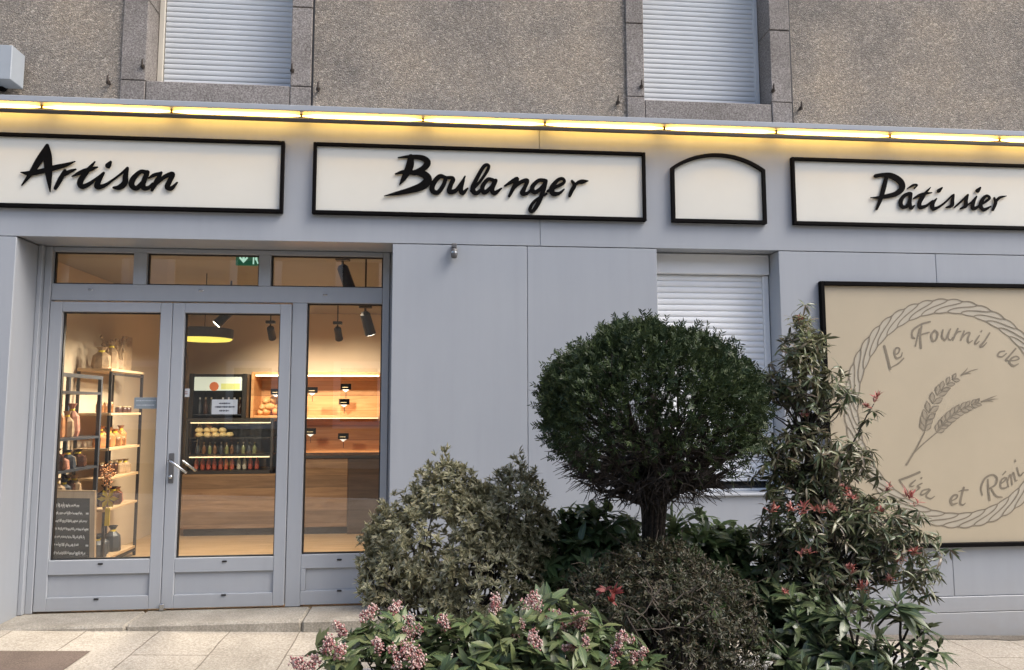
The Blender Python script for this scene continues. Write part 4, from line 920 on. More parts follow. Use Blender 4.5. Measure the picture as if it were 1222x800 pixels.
for i in range(26):
    e = np.array([xm+rng.normal(0, .07), 2.12+rng.normal(0, .13), levels[5]+.023+rng.uniform(.14, .30)]); mb.tube([(xm+rng.normal(0, .01), 2.12+rng.normal(0, .02), levels[5]+.024), e], 0.0025, 4); mf.lathe([(.003, -.014), (.013, 0), (.004, .02)], e, 6)
mb.build('stems', MT['framewood'], t); mf.build('seed_heads', MT['bag3'], t)
t = thing('picture_board', 'small upright wooden board standing on the top of the open shelf unit', 'board', (xm, 2.3, levels[5]+.023))
MB().box(xm-0.01, xm+0.01, 2.22, 2.42, levels[5]+.0235, levels[5]+.36, .003).build('panel', MT['framewood'], t)
MB().box(xm+0.0105, xm+0.0125, 2.25, 2.39, levels[5]+.07, levels[5]+.32).build('picture', MT['bag3'], t)
# dried flowers and yellow tags hung on the near upright
t = thing('dried_bouquet', 'dried orange flower bunch hanging on the near upright of the open shelf unit', 'bouquet', (-2.86, 1.68, 0.8))
mb = MB()
for i in range(90):
    a = rng.normal(0, 1, 3); a /= np.linalg.norm(a); c = np.array([-2.86, 1.66, 0.93])+a*rng.uniform(.02, .09)*np.array([.8, .8, 1.4])
    mb.lathe([(0.002, -.008), (.009, 0), (.002, .008)], c, 5)
mb.build('flower_heads', MT['bag2'], t)
mb = MB()
for i in range(6): mb.tube([(-2.86+rng.normal(0, .01), 1.66, 0.62), (-2.86+rng.normal(0, .03), 1.66+rng.normal(0, .02), 0.95)], 0.003, 5)
mb.build('stems', MT['framewood'], t)
t = thing('yellow_star', 'bright yellow paper flower hanging beside the open shelf unit above the chalkboard', 'decoration', (-2.84, 1.6, 0.6))
mb = MB()
for k in range(6):
    a = 2*math.pi*k/6; c, s_ = math.cos(a), math.sin(a); ctr = np.array([-2.83, 1.6, 0.73])
    mb.add([ctr, ctr+np.array([c*.05-s_*.02, -.012, s_*.05+c*.02]), ctr+np.array([c*.09, -.004, s_*.09]), ctr+np.array([c*.05+s_*.02, -.012, s_*.05-c*.02])], [(0, 1, 2, 3)])
mb.build('petals', MT['yellow'], t)
mb = MB(); mb.box(-2.85, -2.81, 1.598, 1.604, 0.50, 0.65); mb.build('streamer', MT['yellow'], t)
# slate display rack in front of it
rx0, rx1, ry0, ry1 = -3.19, -2.90, 0.78, 1.55
t = thing('display_rack', 'slate grey metal rack of wrapped goods just inside the left door', 'rack', (-3.05, 1.15, iz0))
mb = MB()
for x in (rx0, rx1-.028):
    for y in (ry0, ry1-.028): mb.box(x, x+.028, y, y+.028, iz0+.001, 1.78)
mb.box(rx0+.028, rx1-.028, ry0, ry0+.02, 1.75, 1.78); mb.box(rx1-.028, rx1, ry0+.028, ry1-.028, 1.75, 1.78); mb.box(rx1-.028, rx1, ry0+.028, ry1-.028, 0.14, 0.17)
mb.build('rack_frame', MT['slate'], t)
rl = [0.45, 0.75, 1.0, 1.25, 1.62]
for z in rl: MB().box(rx0+.002, rx1-.002, ry0+.002, ry1-.002, z, z+.02).build('shelf', MT['slate'], t)
goods = ((rl[3]+.021, .24, 5, ('bag', 'bag', 'bag2', 'bag3'), 'wrapped gift bag on the upper shelf of the slate rack'), (rl[2]+.021, .16, 6, ('bag3', 'jar_dark', 'bag', 'slate'), 'wrapped bag on the second shelf of the slate rack'),
         (rl[1]+.021, .17, 6, ('slate', 'jar_dark', 'bag3'), 'wrapped bag on the third shelf of the slate rack'), (rl[0]+.021, .18, 5, ('bottle_red', 'jar_dark', 'slate'), 'wrapped bag on the low shelf of the slate rack'))
tone = {'bag': 'pink', 'bag2': 'orange', 'bag3': 'kraft brown', 'jar_dark': 'very dark brown', 'slate': 'slate grey', 'bottle_red': 'dark red'}
for z, h, n, mm, lb in goods:
    for i in range(n):
        k = mm[i % len(mm)]; bag(-3.0+random.uniform(-.05, .03), 0.86+i*0.62/n, z, .115, h, MT[k], tone[k]+' '+lb, tone[k]+' '+lb.split(' on the')[0]+'s on the slate rack, '+lb.split('on the ')[1].split(' shelf')[0]+' shelf')
# chalkboard sign leaning inside the left door
t = thing('chalkboard_sign', 'chalkboard with white handwriting in a wooden frame leaning inside the left door', 'chalkboard', (-2.78, 0.62, iz0))
tilt = 0.10
def cbp(u_, v_, d_=0.0):     # u across, v up the board
    z = iz0+.002+v_*0.79; return np.array([-2.90+0.43*u_-0.085*v_, 0.60+tilt*v_*1.2-d_+0.10*(1-u_), z])
def slab(mb, u0, u1, v0, v1, d0, d1):
    vs = [cbp(u, v, d) for u in (u0, u1) for d in (d1, d0) for v in (v0, v1)]
    mb.add(vs, [(0,1,3,2), (4,6,7,5), (0,4,5,1), (2,3,7,6), (0,2,6,4), (1,5,7,3)])
mb = MB(); slab(mb, 0, .09, 0, 1, 0, .03); slab(mb, .91, 1, 0, 1, 0, .03); slab(mb, .09, .91, 0, .06, 0, .029); slab(mb, .09, .91, .93, 1, 0, .029); mb.build('wooden_frame', MT['framewood'], t)
mb = MB(); slab(mb, .09, .91, .06, .93, 0.002, .012); mb.build('slate', MT['chalk'], t)
mb = MB()
for i in range(11):
    v = .86-i*.072; u0 = .2 if i else .25; u1 = .8 if i else .7; u = u0-0.04*(i % 3)
    while u < u1-(.1 if i % 4 == 1 else 0):
        du = random.uniform(.02, .06); hv = random.uniform(.006, .014)*(1.4 if i == 0 else 1)
        q = u
        while q < u+du*.85:
            o_ = random.uniform(-.008, .008); slab(mb, q, q+.008, v-hv+o_, v+hv+o_, .0122, .0128); q += random.uniform(.009, .02)
        slab(mb, u, u+du*.8, v-.003, v+.003, .0122, .0128); u += du*1.15
    if i and i % 2: slab(mb, .82, .87, v-.008, v+.008, .0122, .0128)
mb.build('handwriting', MT['chalkwhite'], t)

# ------------------------------------------------------------------ building across the street (seen reflected in the glass)
OB = thing('opposite_building', 'tan rendered house with pale stone window surrounds across the street, mirrored in the shop glass', 'building', (0, -17, -0.3))
mb = MB(); mb.box(-24, 26, -25, -17, -0.6, 8.2); mb.build('wall', MT['oppo'], OB)
mb = MB(); mb.add([(-24.3, -16.6, 8.2), (26.3, -16.6, 8.2), (26.3, -21, 10.6), (-24.3, -21, 10.6), (-24.3, -25.4, 8.2), (26.3, -25.4, 8.2)], [(0, 1, 2, 3), (3, 2, 5, 4), (0, 3, 4), (1, 5, 2)]); mb.build('roof', MT['roof'], OB)
for x in np.arange(-21, 25, 3.1):
    for z in (0.9, 4.6):
        mb = MB(); frame_rect(mb, x-0.75, x+0.75, z, z+2.0, -16.99, -16.9, .2, .2, .2, .2); w = mb.build('window', MT['oppo_trim'], OB)
        MB().quad((x-.54, -16.97, z+.21), (x+.54, -16.97, z+.21), (x+.54, -16.97, z+1.79), (x-.54, -16.97, z+1.79)).build('pane', MT['darkglass'] if (int(x*7) % 3) else MT['pvc_up'], w)

# ------------------------------------------------------------------ plants
def norm(a): return a/(np.linalg.norm(a, axis=-1, keepdims=True)+1e-9)
class Leaves:
    """collects leaves as one mesh; template: 4 rows of 3 vertices, folded on the midrib and drooping"""
    def __init__(s): s.V = []; s.UV = []; s.n = 0
    T = [(0.0, 0.07), (0.33, 0.92), (0.68, 0.80), (1.0, 0.05)]
    def add(s, pos, dirs, ups, length, width, droop=0.2, fold=0.25, T=None):
        T = T or s.T
        pos = np.atleast_2d(pos); k = len(pos); d = norm(np.broadcast_to(dirs, (k, 3))); u = np.broadcast_to(ups, (k, 3))
        sd = norm(np.cross(d, u)); nn = np.cross(sd, d)
        length = np.broadcast_to(length, (k,)); width = np.broadcast_to(width, (k,)); droop = np.broadcast_to(droop, (k,))
        out = np.zeros((k, len(T)*3, 3)); uv = []
        for r_, (t, w) in enumerate(T):
            c = pos+d*(length*t)[:, None]-nn*(droop*length*t*t)[:, None]
            for j, sgn in enumerate((-1, 0, 1)):
                out[:, r_*3+j] = c+sd*(sgn*0.5*w*width)[:, None]+nn*(abs(sgn)*fold*0.5*w*width)[:, None]
                uv.append((0.5+0.5*sgn*max(w, .3), t))
        s.V.append(out.reshape(-1, 3)); s.n += k; s.uvt = uv; s.rows = len(T)
    def build(s, name, m, parent):
        V = np.concatenate(s.V)-np.array(ORIG[parent]); nv = s.rows*3; k = len(V)//nv
        q = []
        for r_ in range(s.rows-1):
            for j in (0, 1): q.append((r_*3+j, r_*3+j+1, r_*3+j+4, r_*3+j+3))
        q = np.array(q); F = (q[None]+np.arange(k)[:, None, None]*nv).reshape(-1)
        me = bpy.data.meshes.new(name); me.vertices.add(len(V)); me.vertices.foreach_set('co', V.ravel().astype(np.float32))
        nf = len(F)//4; me.loops.add(len(F)); me.loops.foreach_set('vertex_index', F.astype(np.int32))
        me.polygons.add(nf); me.polygons.foreach_set('loop_start', np.arange(0, nf*4, 4, dtype=np.int32)); me.polygons.foreach_set('loop_total', np.full(nf, 4, np.int32))
        me.polygons.foreach_set('use_smooth', np.ones(nf, bool))
        uvl = me.uv_layers.new(name='UVMap'); uvt = np.array(s.uvt, np.float32); uvl.data.foreach_set('uv', uvt[F % nv].ravel())
        me.update(calc_edges=True); me.validate(); me.materials.append(m)
        o = bpy.data.objects.new(name, me); COL.objects.link(o); o.parent = parent; ORIG[o] = ORIG[parent]
        return o
def rand_dirs(k): return norm(rng.normal(0, 1, (k, 3)))
def rosette(Lv, c, ax, k, ln, wd, tilt=(35, 85), droop=0.3, jitter=0.25, fold=0.25):
    ax = norm(np.array(ax, float)); a = norm(np.cross(ax, [0.37, 0.21, 0.9]) if abs(ax[2]) < .95 else np.cross(ax, [1, 0.1, 0])); b_ = np.cross(ax, a)
    ph = rng.uniform(0, 2*math.pi, k); ti = np.radians(rng.uniform(tilt[0], tilt[1], k))
    d = ax[None]*np.cos(ti)[:, None]+(a[None]*np.cos(ph)[:, None]+b_[None]*np.sin(ph)[:, None])*np.sin(ti)[:, None]
    d = norm(d+rng.normal(0, jitter*.3, (k, 3)))
    pos = np.array(c)[None]+ax[None]*rng.uniform(-.5, .0, k)[:, None]*ln*.5
    Lv.add(pos, d, norm(ax[None]+rng.normal(0, jitter, (k, 3))), ln*rng.uniform(.65, 1.15, k), wd*rng.uniform(.75, 1.15, k), droop*rng.uniform(.5, 1.4, k), fold)
def ell(px, py, rx, ry, Y, ryd=None):
    """ellipsoid from photo pixels at depth Y"""
    c = at(px, py, Y); k = (np.array(c)-CAM)@_f/FPX
    return (c, np.array([rx*k, (ryd if ryd else rx)*k, ry*k]))
def shell_points(E, n, inner=0.55):
    """points through the outer part of a union of ellipsoids with outward normals"""
    vol = np.array([np.prod(e[1])**(2/3) for e in E]); vol /= vol.sum(); P = []; Nn = []
    for e, v in zip(E, vol):
        k = int(round(n*v)); d = rand_dirs(k); r_ = inner+(1-inner)*np.sqrt(rng.uniform(0, 1, k))
        p = e[0]+d*e[1]*r_[:, None]; P.append(p); Nn.append(norm(d/e[1]))
    P = np.concatenate(P); Nn = np.concatenate(Nn)
    keep = np.ones(len(P), bool)       # drop what lies deep inside another ellipsoid
    for e in E:
        q = np.linalg.norm((P-e[0])/e[1], axis=1); keep &= ~(q < inner*.9)
    return P[keep], Nn[keep]
def branch(mb, a, b_, r0, r1, seg=5, wob=.03, n=5, sag=0.0):
    a = np.array(a, float); b_ = np.array(b_, float); pts = []
    for i in range(n+1):
        t = i/n; p = a*(1-t)+b_*t+rng.normal(0, wob, 3)*math.sin(math.pi*t)*np.linalg.norm(b_-a); p[2] += sag*math.sin(math.pi*t); pts.append(p)
    mb.tube(pts, list(np.linspace(r0, r1, n+1)), seg); return pts
SOIL = 0.16

# planter kerb and soil
pc = at(340, 777, -1.3); PX0 = pc[0]; PX1 = at(1065, 777, -1.3)[0]; PY1, PY0 = -1.3, -3.9
t = thing('planter', 'low pale granite kerb around the plant bed in front of the shop', 'planter', (0.9, -2.6, gz(0.9, -2.6)))
mb = MB(); kw = 0.13
mb.box(PX0, PX1, PY1-kw, PY1, -0.35, 0.2, 0.02); mb.box(PX0, PX1, PY0, PY0+kw, -0.35, 0.2, 0.02); mb.box(PX0+.001, PX0+kw, PY0+kw+.002, PY1-kw-.002, -0.35, 0.2, 0.02); mb.box(PX1-kw, PX1-.001, PY0+kw+.002, PY1-kw-.002, -0.35, 0.2, 0.02)
mb.build('kerb', MT['kerb'], t)
mb = MB(); vs = []; fs = []; nx, ny = 40, 28
for i in range(nx+1):
    for j in range(ny+1): vs.append((PX0+kw*.9+(PX1-PX0-kw*1.8)*i/nx, PY0+kw*.9+(PY1-PY0-kw*1.8)*j/ny, SOIL-.01+rng.uniform(-.012, .012)))
for i in range(nx):
    for j in range(ny): a = i*(ny+1)+j; fs.append((a, a+ny+1, a+ny+2, a+1))
mb.add(vs, fs).build('soil', MT['soil'], t)

# --- clipped yew standard
MT['yew'] = leafmat('yew_needles', [(0.02, 0.034, 0.016), (0.032, 0.05, 0.02), (0.045, 0.066, 0.026), (0.07, 0.092, 0.036)], 0.42, back=(0.04, 0.06, 0.028), trans=0.12, spec=.2)
MT['bark'] = granite('yew_bark', (0.012, 0.010, 0.009), (0.028, 0.023, 0.019), (0.06, 0.048, 0.04), 60)
MT['twig'] = plain('twigs', (0.03, 0.023, 0.019), 0.8, vary=0.3, scale=30)
Yt = -1.9
c0, r0 = ell(775, 497, 133, 114, Yt)
base = np.array([at(779, 640, Yt)[0], Yt, SOIL-.02]); neck = at(781, 588, Yt)
T1 = thing('topiary_tree', 'round clipped dark green yew tree on a bare trunk in front of the shop window', 'tree', tuple(base))
tr = MB(); tr.tube([base, base*.5+neck*.5+[.012, 0, 0], at(779, 650, Yt), at(780, 615, Yt), neck, at(782, 540, Yt), at(778, 470, Yt)], [.06, .050, .040, .043, .056, .044, .022], 12)
for i in range(14):      # ribs on the trunk that run into the limbs
    a = 2*math.pi*i/14; rr = .040
    tr.tube([at(779, 650, Yt)+[rr*math.cos(a), rr*math.sin(a), -.1], at(780, 622, Yt)+[rr*1.05*math.cos(a+.2), rr*1.05*math.sin(a+.2), 0], neck+[rr*1.5*math.cos(a+.3), rr*1.5*math.sin(a+.3), .05]], [.011, .012, .010], 6)
br = MB(); Lv = Leaves(); NT = [(0.0, .5), (.5, 1.0), (1.0, .3)]
ctr = np.array(c0); rad = np.array(r0)
def yew_surface(d):      # slight lumps of the clipping
    l = 1+.035*math.sin(7*d[0]+3*d[2])+.03*math.sin(9*d[1]+5*d[2]+1)+.025*math.sin(13*d[0]-8*d[1])
    return ctr+d*rad*l
def spray(p, d, n=9, ln=.019, L0=.045):
    """one yew spray: needles in two ranks along a short twig"""
    side = norm(np.cross(d, rng.normal(0, 1, 3))); k = np.arange(n); s_ = np.where(k % 2, 1, -1)
    pos = p[None]+d[None]*(k/n*L0)[:, None]
    dd = norm(d[None]*.75+side[None]*s_[:, None]*.8+rng.normal(0, .16, (n, 3)))
    Lv.add(pos, dd, np.cross(d, side)+rng.normal(0, .3, (n, 3)), ln*rng.uniform(.8, 1.2, n), .0062, .15, .1, T=NT)
dirs = []
for _ in range(11500):
    d = rand_dirs(1)[0]
    low = d[2]
    if low < -0.62: continue
    dens = 1.0 if low > .3 else max(.03, .62+low*1.25)
    if rng.uniform() < dens: dirs.append(d)
for d in dirs:
    depth = 1-abs(rng.normal(0, .055)) if d[2] > 0 else 1-abs(rng.normal(0, .09))
    p = ctr+(yew_surface(d)-ctr)*depth
    ax = norm(d*.75+np.array([0, 0, .45])+rng.normal(0, .42, 3)); spray(p-ax*.04, ax)
for i in range(700):     # stray shoots just past the clipped line
    d = rand_dirs(1)[0]
    if d[2] < -.35: continue
    spray(yew_surface(d)-d*.01, norm(d+[0, 0, .3]+rng.normal(0, .4, 3)), 9, .019, .05)
for i in range(420):    # thin inner foliage, lower half
    d = rand_dirs(1)[0]; d[2] = -abs(d[2])*.75
    d = norm(d)
    p = ctr+d*rad*rng.uniform(.70, .98)
    if p[2] < ctr[2]-rad[2]*.62: continue
    spray(p, norm(d+[0, 0, .5]+rng.normal(0, .5, 3)), 8)
for i in range(92):      # limbs fan out from the neck
    ph = rng.uniform(0, 2*math.pi); el = rng.uniform(-.60, .9) if i < 40 else rng.uniform(-.86, -.15)
    d = norm(np.array([math.cos(ph)*math.cos(el), math.sin(ph)*math.cos(el), math.sin(el)])); e = ctr+d*rad*(.94 if el > -.3 else .88)
    st = neck+np.array([0, 0, rng.uniform(-.06, .24)])
    if e[2] < st[2]: st[2] = max(min(st[2], e[2]-.01), neck[2]-.16)
    pts = branch(tr if i < 18 else br, st, e, rng.uniform(.011, .02), .0035, 5, .045, 6, sag=-.035)
    for j in range(11):   # side twigs
        q = pts[rng.integers(2, 6)]; e2 = q+norm(d+rng.normal(0, .55, 3)+[0, 0, .45])*rng.uniform(.06, .17)
        lim = np.linalg.norm((e2-ctr)/rad)
        if lim > .94: e2 = ctr+(e2-ctr)*(.94/lim)
        pp2 = branch(br, q, e2, .0042, .0018, 4, .06, 3)
        for s_ in range(1):
            e3 = e2+norm(d+rng.normal(0, .7, 3))*rng.uniform(.03, .09); branch(br, pp2[2], e3, .0024, .0012, 3, .05, 2)
        if e2[2] > ctr[2]-rad[2]*.5 and rng.uniform() < .35: spray(e2-.02*d, norm(d+rng.normal(0, .4, 3)), 9)
tr.build('trunk', MT['bark'], T1, smooth=True); br.build('twigs', MT['twig'], T1); Lv.build('crown', MT['yew'], T1)

# --- generic bushy shrub
def shrub(T_, E, n, leaf, stems=30, stem_r=.008, k=(7, 12), up=.5, inner=.5, base=None, matn=None, stemmat=None, tilt=(35, 85), droop=.3, squash=None):
    Lv = Leaves(); mb = MB(); P, Nn = shell_points(E, n, inner)
    for p, nn in zip(P, Nn):
        if p[2] < SOIL+.02: continue
        ax = norm(nn*(1-up)+np.array([0, 0, up])+rng.normal(0, .25, 3)); rosette(Lv, p, ax, rng.integers(k[0], k[1]), leaf[0], leaf[1], tilt, droop)
    base = np.array(ORIG[T_] if base is None else base)
    for i in rng.choice(len(P), min(stems, len(P)), replace=False):
        b0 = base+np.array([rng.normal(0, .06), rng.normal(0, .06), 0]); branch(mb, b0, P[i], stem_r, .0025, 5, .05, 5)
    mb.build('stems', stemmat or MT['twig'], T_); Lv.build('foliage', matn, T_)
    return P, Nn
# --- variegated shrub, left
MT['varieg'] = leafmat('variegated_leaf', [(0.15, 0.155, 0.075), (0.22, 0.22, 0.115), (0.31, 0.295, 0.17), (0.26, 0.225, 0.13)], .45, margin=(0.62, 0.58, 0.41), back=(0.24, 0.23, 0.14), trans=.33)
MT['blossom'] = leafmat('white_blossom', [(0.58, 0.56, 0.42), (0.66, 0.64, 0.52), (0.5, 0.46, 0.32)], .6, trans=.2)
b0 = at(530, 700, -1.75); b0[2] = SOIL
T2 = thing('variegated_shrub', 'grey green bushy shrub with pale edged narrow leaves in front of the entrance side panel', 'shrub', tuple(b0))
E = [ell(530, 650, 90, 82, -1.75, 70), ell(530, 592, 42, 42, -1.75), ell(612, 612, 44, 58, -1.72), ell(470, 660, 44, 56, -1.72), ell(570, 690, 78, 70, -1.8), ell(460, 690, 34, 42, -1.85), ell(640, 640, 30, 34, -1.7), ell(578, 632, 46, 52, -1.74), ell(578, 606, 28, 26, -1.74)]
P, Nn = shrub(T2, E, 3000, (.036, .0105), 60, .007, (8, 14), .45, .55, matn=MT['varieg'], tilt=(20, 85))
Lv = Leaves()
for px, py in ((531, 556), (541, 566), (521, 572), (503, 580), (562, 575), (620, 556), (627, 572), (632, 590), (610, 585), (636, 610), (600, 578), (458, 610), (448, 622), (440, 648)):
    for i in range(14):
        c = at(px+rng.normal(0, 5), py+rng.normal(2, 11)+2, -1.76+rng.normal(0, .03)); rosette(Lv, c, [rng.normal(0, .25), -.15, 1], 8, .036, .010, (10, 60), .15)
Lv.build('tip_leaves', MT['varieg'], T2)
Lv = Leaves()
for px, py in ((622, 556), (630, 566), (618, 572), (634, 584), (627, 600), (528, 562), (512, 580), (608, 568)):
    for i in range(6):
        c = at(px+rng.normal(0, 4), py+rng.normal(0, 6)+3, -1.79); rosette(Lv, c, [rng.normal(0, .5), -.3, rng.normal(-.2, .6)], 7, .016, .006, (20, 85), .3)
Lv.build('white_blossom', MT['blossom'], T2)

# --- broad leaved shrubs behind the trunk
MT['laurel'] = leafmat('laurel_leaf', [(0.045, 0.085, 0.034), (0.07, 0.12, 0.046), (0.10, 0.155, 0.064), (0.15, 0.20, 0.095)], .28, back=(0.12, 0.16, 0.075), trans=.32, vein=.5)
b0 = at(690, 690, -1.62); b0[2] = SOIL
T3 = thing('laurel_shrub', 'broad leaved dark green shrub left of the topiary trunk', 'shrub', tuple(b0), 'broad leaved shrubs behind the topiary')
shrub(T3, [ell(690, 685, 70, 62, -1.6), ell(728, 640, 40, 36, -1.6), ell(668, 655, 40, 42, -1.6), ell(700, 628, 30, 26, -1.6), ell(720, 720, 80, 60, -1.65), ell(770, 690, 50, 60, -1.62)], 420, (.10, .036), 30, .008, (6, 10), .6, .4, matn=MT['laurel'], tilt=(35, 95))
b0 = at(850, 690, -1.6); b0[2] = SOIL
T3b = thing('laurel_shrub', 'broad leaved lighter green shrub right of the topiary trunk', 'shrub', tuple(b0), 'broad leaved shrubs behind the topiary')
shrub(T3b, [ell(845, 685, 66, 62, -1.62), ell(822, 645, 42, 34, -1.6), ell(890, 680, 42, 48, -1.65), ell(860, 655, 36, 30, -1.62), ell(830, 725, 70, 60, -1.65)], 340, (.10, .036), 30, .008, (6, 10), .6, .4, matn=MT['laurel'], tilt=(35, 95))

# --- brownish twiggy mound in front
MT['mound'] = leafmat('mound_leaf', [(0.03, 0.038, 0.018), (0.045, 0.05, 0.024), (0.065, 0.06, 0.03), (0.075, 0.05, 0.03)], .5, trans=.15)
MT['dryred'] = leafmat('dry_red', [(0.16, 0.018, 0.016), (0.21, 0.035, 0.028), (0.11, 0.015, 0.012)], .6, trans=.15)
MT['drytwig'] = plain('dry_twigs', (0.085, 0.066, 0.05), .8, vary=.3, scale=30)
b0 = at(790, 760, -2.25); b0[2] = SOIL
T4 = thing('heath_mound', 'dark brownish mounded shrub of fine leaves and bare twigs under the topiary', 'shrub', tuple(b0))
E = [ell(780, 762, 120, 110, -2.25, 90), ell(720, 730, 62, 62, -2.2), ell(855, 760, 64, 88, -2.25), ell(790, 690, 70, 45, -2.15)]
P, Nn = shrub(T4, E, 4200, (.022, .0055), 50, .006, (7, 12), .35, .6, matn=MT['mound'], tilt=(15, 90))
mb = MB()
for i in range(220):
    j = rng.integers(0, len(P)); p = P[j]+Nn[j]*.012; d = norm(Nn[j]*.35+rng.normal(0, .7, 3)); branch(mb, p-d*.06, p+d*rng.uniform(.04, .11), .0016, .0007, 3, .06, 3)
for (x0_, y0_, x1_, y1_) in ((740, 720, 790, 760), (770, 690, 800, 745), (760, 752, 820, 750), (790, 700, 760, 740), (800, 720, 830, 700), (748, 735, 770, 770), (820, 745, 850, 728)):
    pa = at(x0_, y0_, -2.66); pb = at(x1_, y1_, -2.68); bb = MB(); branch(bb, pa, pb, .003, .0012, 4, .06, 4); bb.build('bare_branch', MT['drytwig'], T4)
mb.build('dry_twigs', MT['drytwig'], T4)
Lv = Leaves()
for i in range(3): rosette(Lv, at(727+rng.normal(0, 5), 713+rng.normal(0, 6), -2.62), [rng.normal(0, .4), -.6, .5], 8, .035, .013, (10, 70), .4)
Lv.build('red_leaves', MT['dryred'], T4)

# --- skimmia with pink panicles, nearest
MT['skimmia'] = leafmat('skimmia_leaf', [(0.055, 0.09, 0.035), (0.085, 0.125, 0.05), (0.12, 0.165, 0.068), (0.18, 0.20, 0.085), (0.05, 0.07, 0.038)], .33, back=(0.14, 0.165, 0.09), trans=.2, vein=.6)
MT['panicle'] = leafmat('pink_buds', [(0.26, 0.075, 0.075), (0.36, 0.15, 0.145), (0.52, 0.35, 0.32), (0.62, 0.53, 0.47), (0.34, 0.12, 0.115)], .5, trans=.1)
b0 = at(560, 800, -2.7); b0[2] = SOIL
T5 = thing('skimmia_shrub', 'low shrub with large green leaves and pink flower heads at the bottom front', 'shrub', tuple(b0))
E = [ell(450, 815, 92, 62, -2.7, 80), ell(560, 800, 90, 62, -2.7, 80), ell(680, 795, 84, 70, -2.72, 80), ell(740, 815, 60, 50, -2.8), ell(470, 770, 60, 34, -2.6), ell(640, 745, 60, 32, -2.6)]
P, Nn = shrub(T5, E, 480, (.072, .028), 60, .006, (7, 11), .68, .42, matn=MT['skimmia'], tilt=(45, 100), droop=.25)
flowers = [(470, 722, 9), (441, 735, 12), (394, 768, 13), (404, 778, 10), (355, 792, 13), (372, 793, 12), (490, 748, 12), (452, 772, 11), (489, 780, 15), (500, 790, 12), (470, 795, 9), (531, 742, 10), (587, 722, 11), (638, 716, 13), (620, 748, 11), (657, 738, 12), (672, 752, 14), (693, 748, 12), (692, 738, 9), (642, 762, 10), (741, 766, 12), (738, 780, 12), (763, 782, 9), (610, 752, 9), (408, 752, 8), (700, 765, 10), (680, 772, 9)]
for px, py, s_ in flowers:
    Yf = -2.86 if py > 755 else -2.72
    c = at(px, py, Yf); k = (c-CAM)@_f/FPX; rr = s_*k
    mb = MB(); nb = int(60+s_*6); lobes = [rng.normal(0, .42, 3)*rr for _ in range(4)]
    for i in range(nb):
        d = rand_dirs(1)[0]; q = c+lobes[i % 4]+d*np.array([rr, rr, rr*1.1])*.68*rng.uniform(.35, 1); r_ = rng.uniform(.0028, .0046)
        vs = [q+np.array(v)*r_ for v in ((1, 0, 0), (-1, 0, 0), (0, 1, 0), (0, -1, 0), (0, 0, 1.2), (0, 0, -1.2))]
        mb.add(vs, [(0, 2, 4), (2, 1, 4), (1, 3, 4), (3, 0, 4), (2, 0, 5), (1, 2, 5), (3, 1, 5), (0, 3, 5)])
    mb.build('flower_head', MT['panicle'], T5, smooth=True)

# --- tall pieris, right
MT['pieris'] = leafmat('pieris_leaf', [(0.048, 0.074, 0.032), (0.085, 0.115, 0.05), (0.14, 0.16, 0.08), (0.13, 0.095, 0.065), (0.26, 0.26, 0.155)], .3, back=(0.11, 0.115, 0.065), trans=.2)
MT['pieris_top'] = leafmat('pieris_fresh', [(0.11, 0.14, 0.055), (0.16, 0.18, 0.085), (0.21, 0.20, 0.11), (0.18, 0.13, 0.09)], .35, back=(0.16, 0.17, 0.09), trans=.25)
MT['redshoot'] = leafmat('red_shoot', [(0.36, 0.075, 0.065), (0.46, 0.15, 0.125), (0.46, 0.25, 0.20), (0.26, 0.07, 0.055)], .4, trans=.2)
b0 = at(985, 720, -1.9); b0[2] = SOIL
T6 = thing('pieris_shrub', 'tall shrub with drooping narrow leaves and red shoot tips beside the tan board', 'shrub', tuple(b0))
E = [ell(958, 410, 26, 34, -1.9), ell(955, 458, 40, 30, -1.9), ell(922, 466, 26, 20, -1.88), ell(990, 466, 30, 20, -1.92), ell(955, 540, 40, 34, -1.9), ell(1008, 548, 40, 24, -1.95), ell(935, 575, 32, 26, -1.9), ell(972, 570, 30, 30, -1.9),
     ell(975, 640, 66, 48, -1.9), ell(1045, 622, 58, 36, -1.95), ell(1070, 668, 50, 42, -1.95), ell(935, 635, 36, 34, -1.85), ell(1000, 690, 60, 50, -1.9), ell(950, 690, 44, 44, -1.9)]
E.append(ell(965, 506, 24, 30, -1.9)); E.append(ell(985, 590, 40, 34, -1.9)); E.append(ell(915, 545, 18, 30, -1.88))
Lv = Leaves(); mb = MB(); P, Nn = shell_points(E, 980, .3); P = P+rng.normal(0, .02, P.shape)
trunk = [b0, at(982, 690, -1.9), at(972, 600, -1.9), at(962, 520, -1.9), at(958, 440, -1.9), at(957, 385, -1.9)]
mb.tube(trunk, [.03, .026, .02, .015, .010, .005], 8)
mb.tube([trunk[0], at(1000, 700, -1.9), at(1030, 640, -1.93), at(1060, 620, -1.95)], [.022, .018, .012, .006], 7)
mb.tube([trunk[0], at(960, 720, -1.87), at(935, 650, -1.85), at(925, 600, -1.85)], [.02, .016, .01, .005], 7)
TP = [np.array(q) for q in trunk]
for i, (p, nn) in enumerate(zip(P, Nn)):
    fresh = p[2] > at(958, 440, -1.9)[2]
    ax = norm(nn*.5+np.array([0, 0, .6])+rng.normal(0, .3, 3))
    rosette(Lv, p, ax, rng.integers(8, 14), .058, .0125, (60, 140), .4, fold=.35)
    if i % 4 == 0:
        q = min(TP, key=lambda w: np.linalg.norm(w-(p-np.array([0, 0, .12])))); branch(mb, q, p, .005, .0022, 4, .05, 4, sag=-.02)
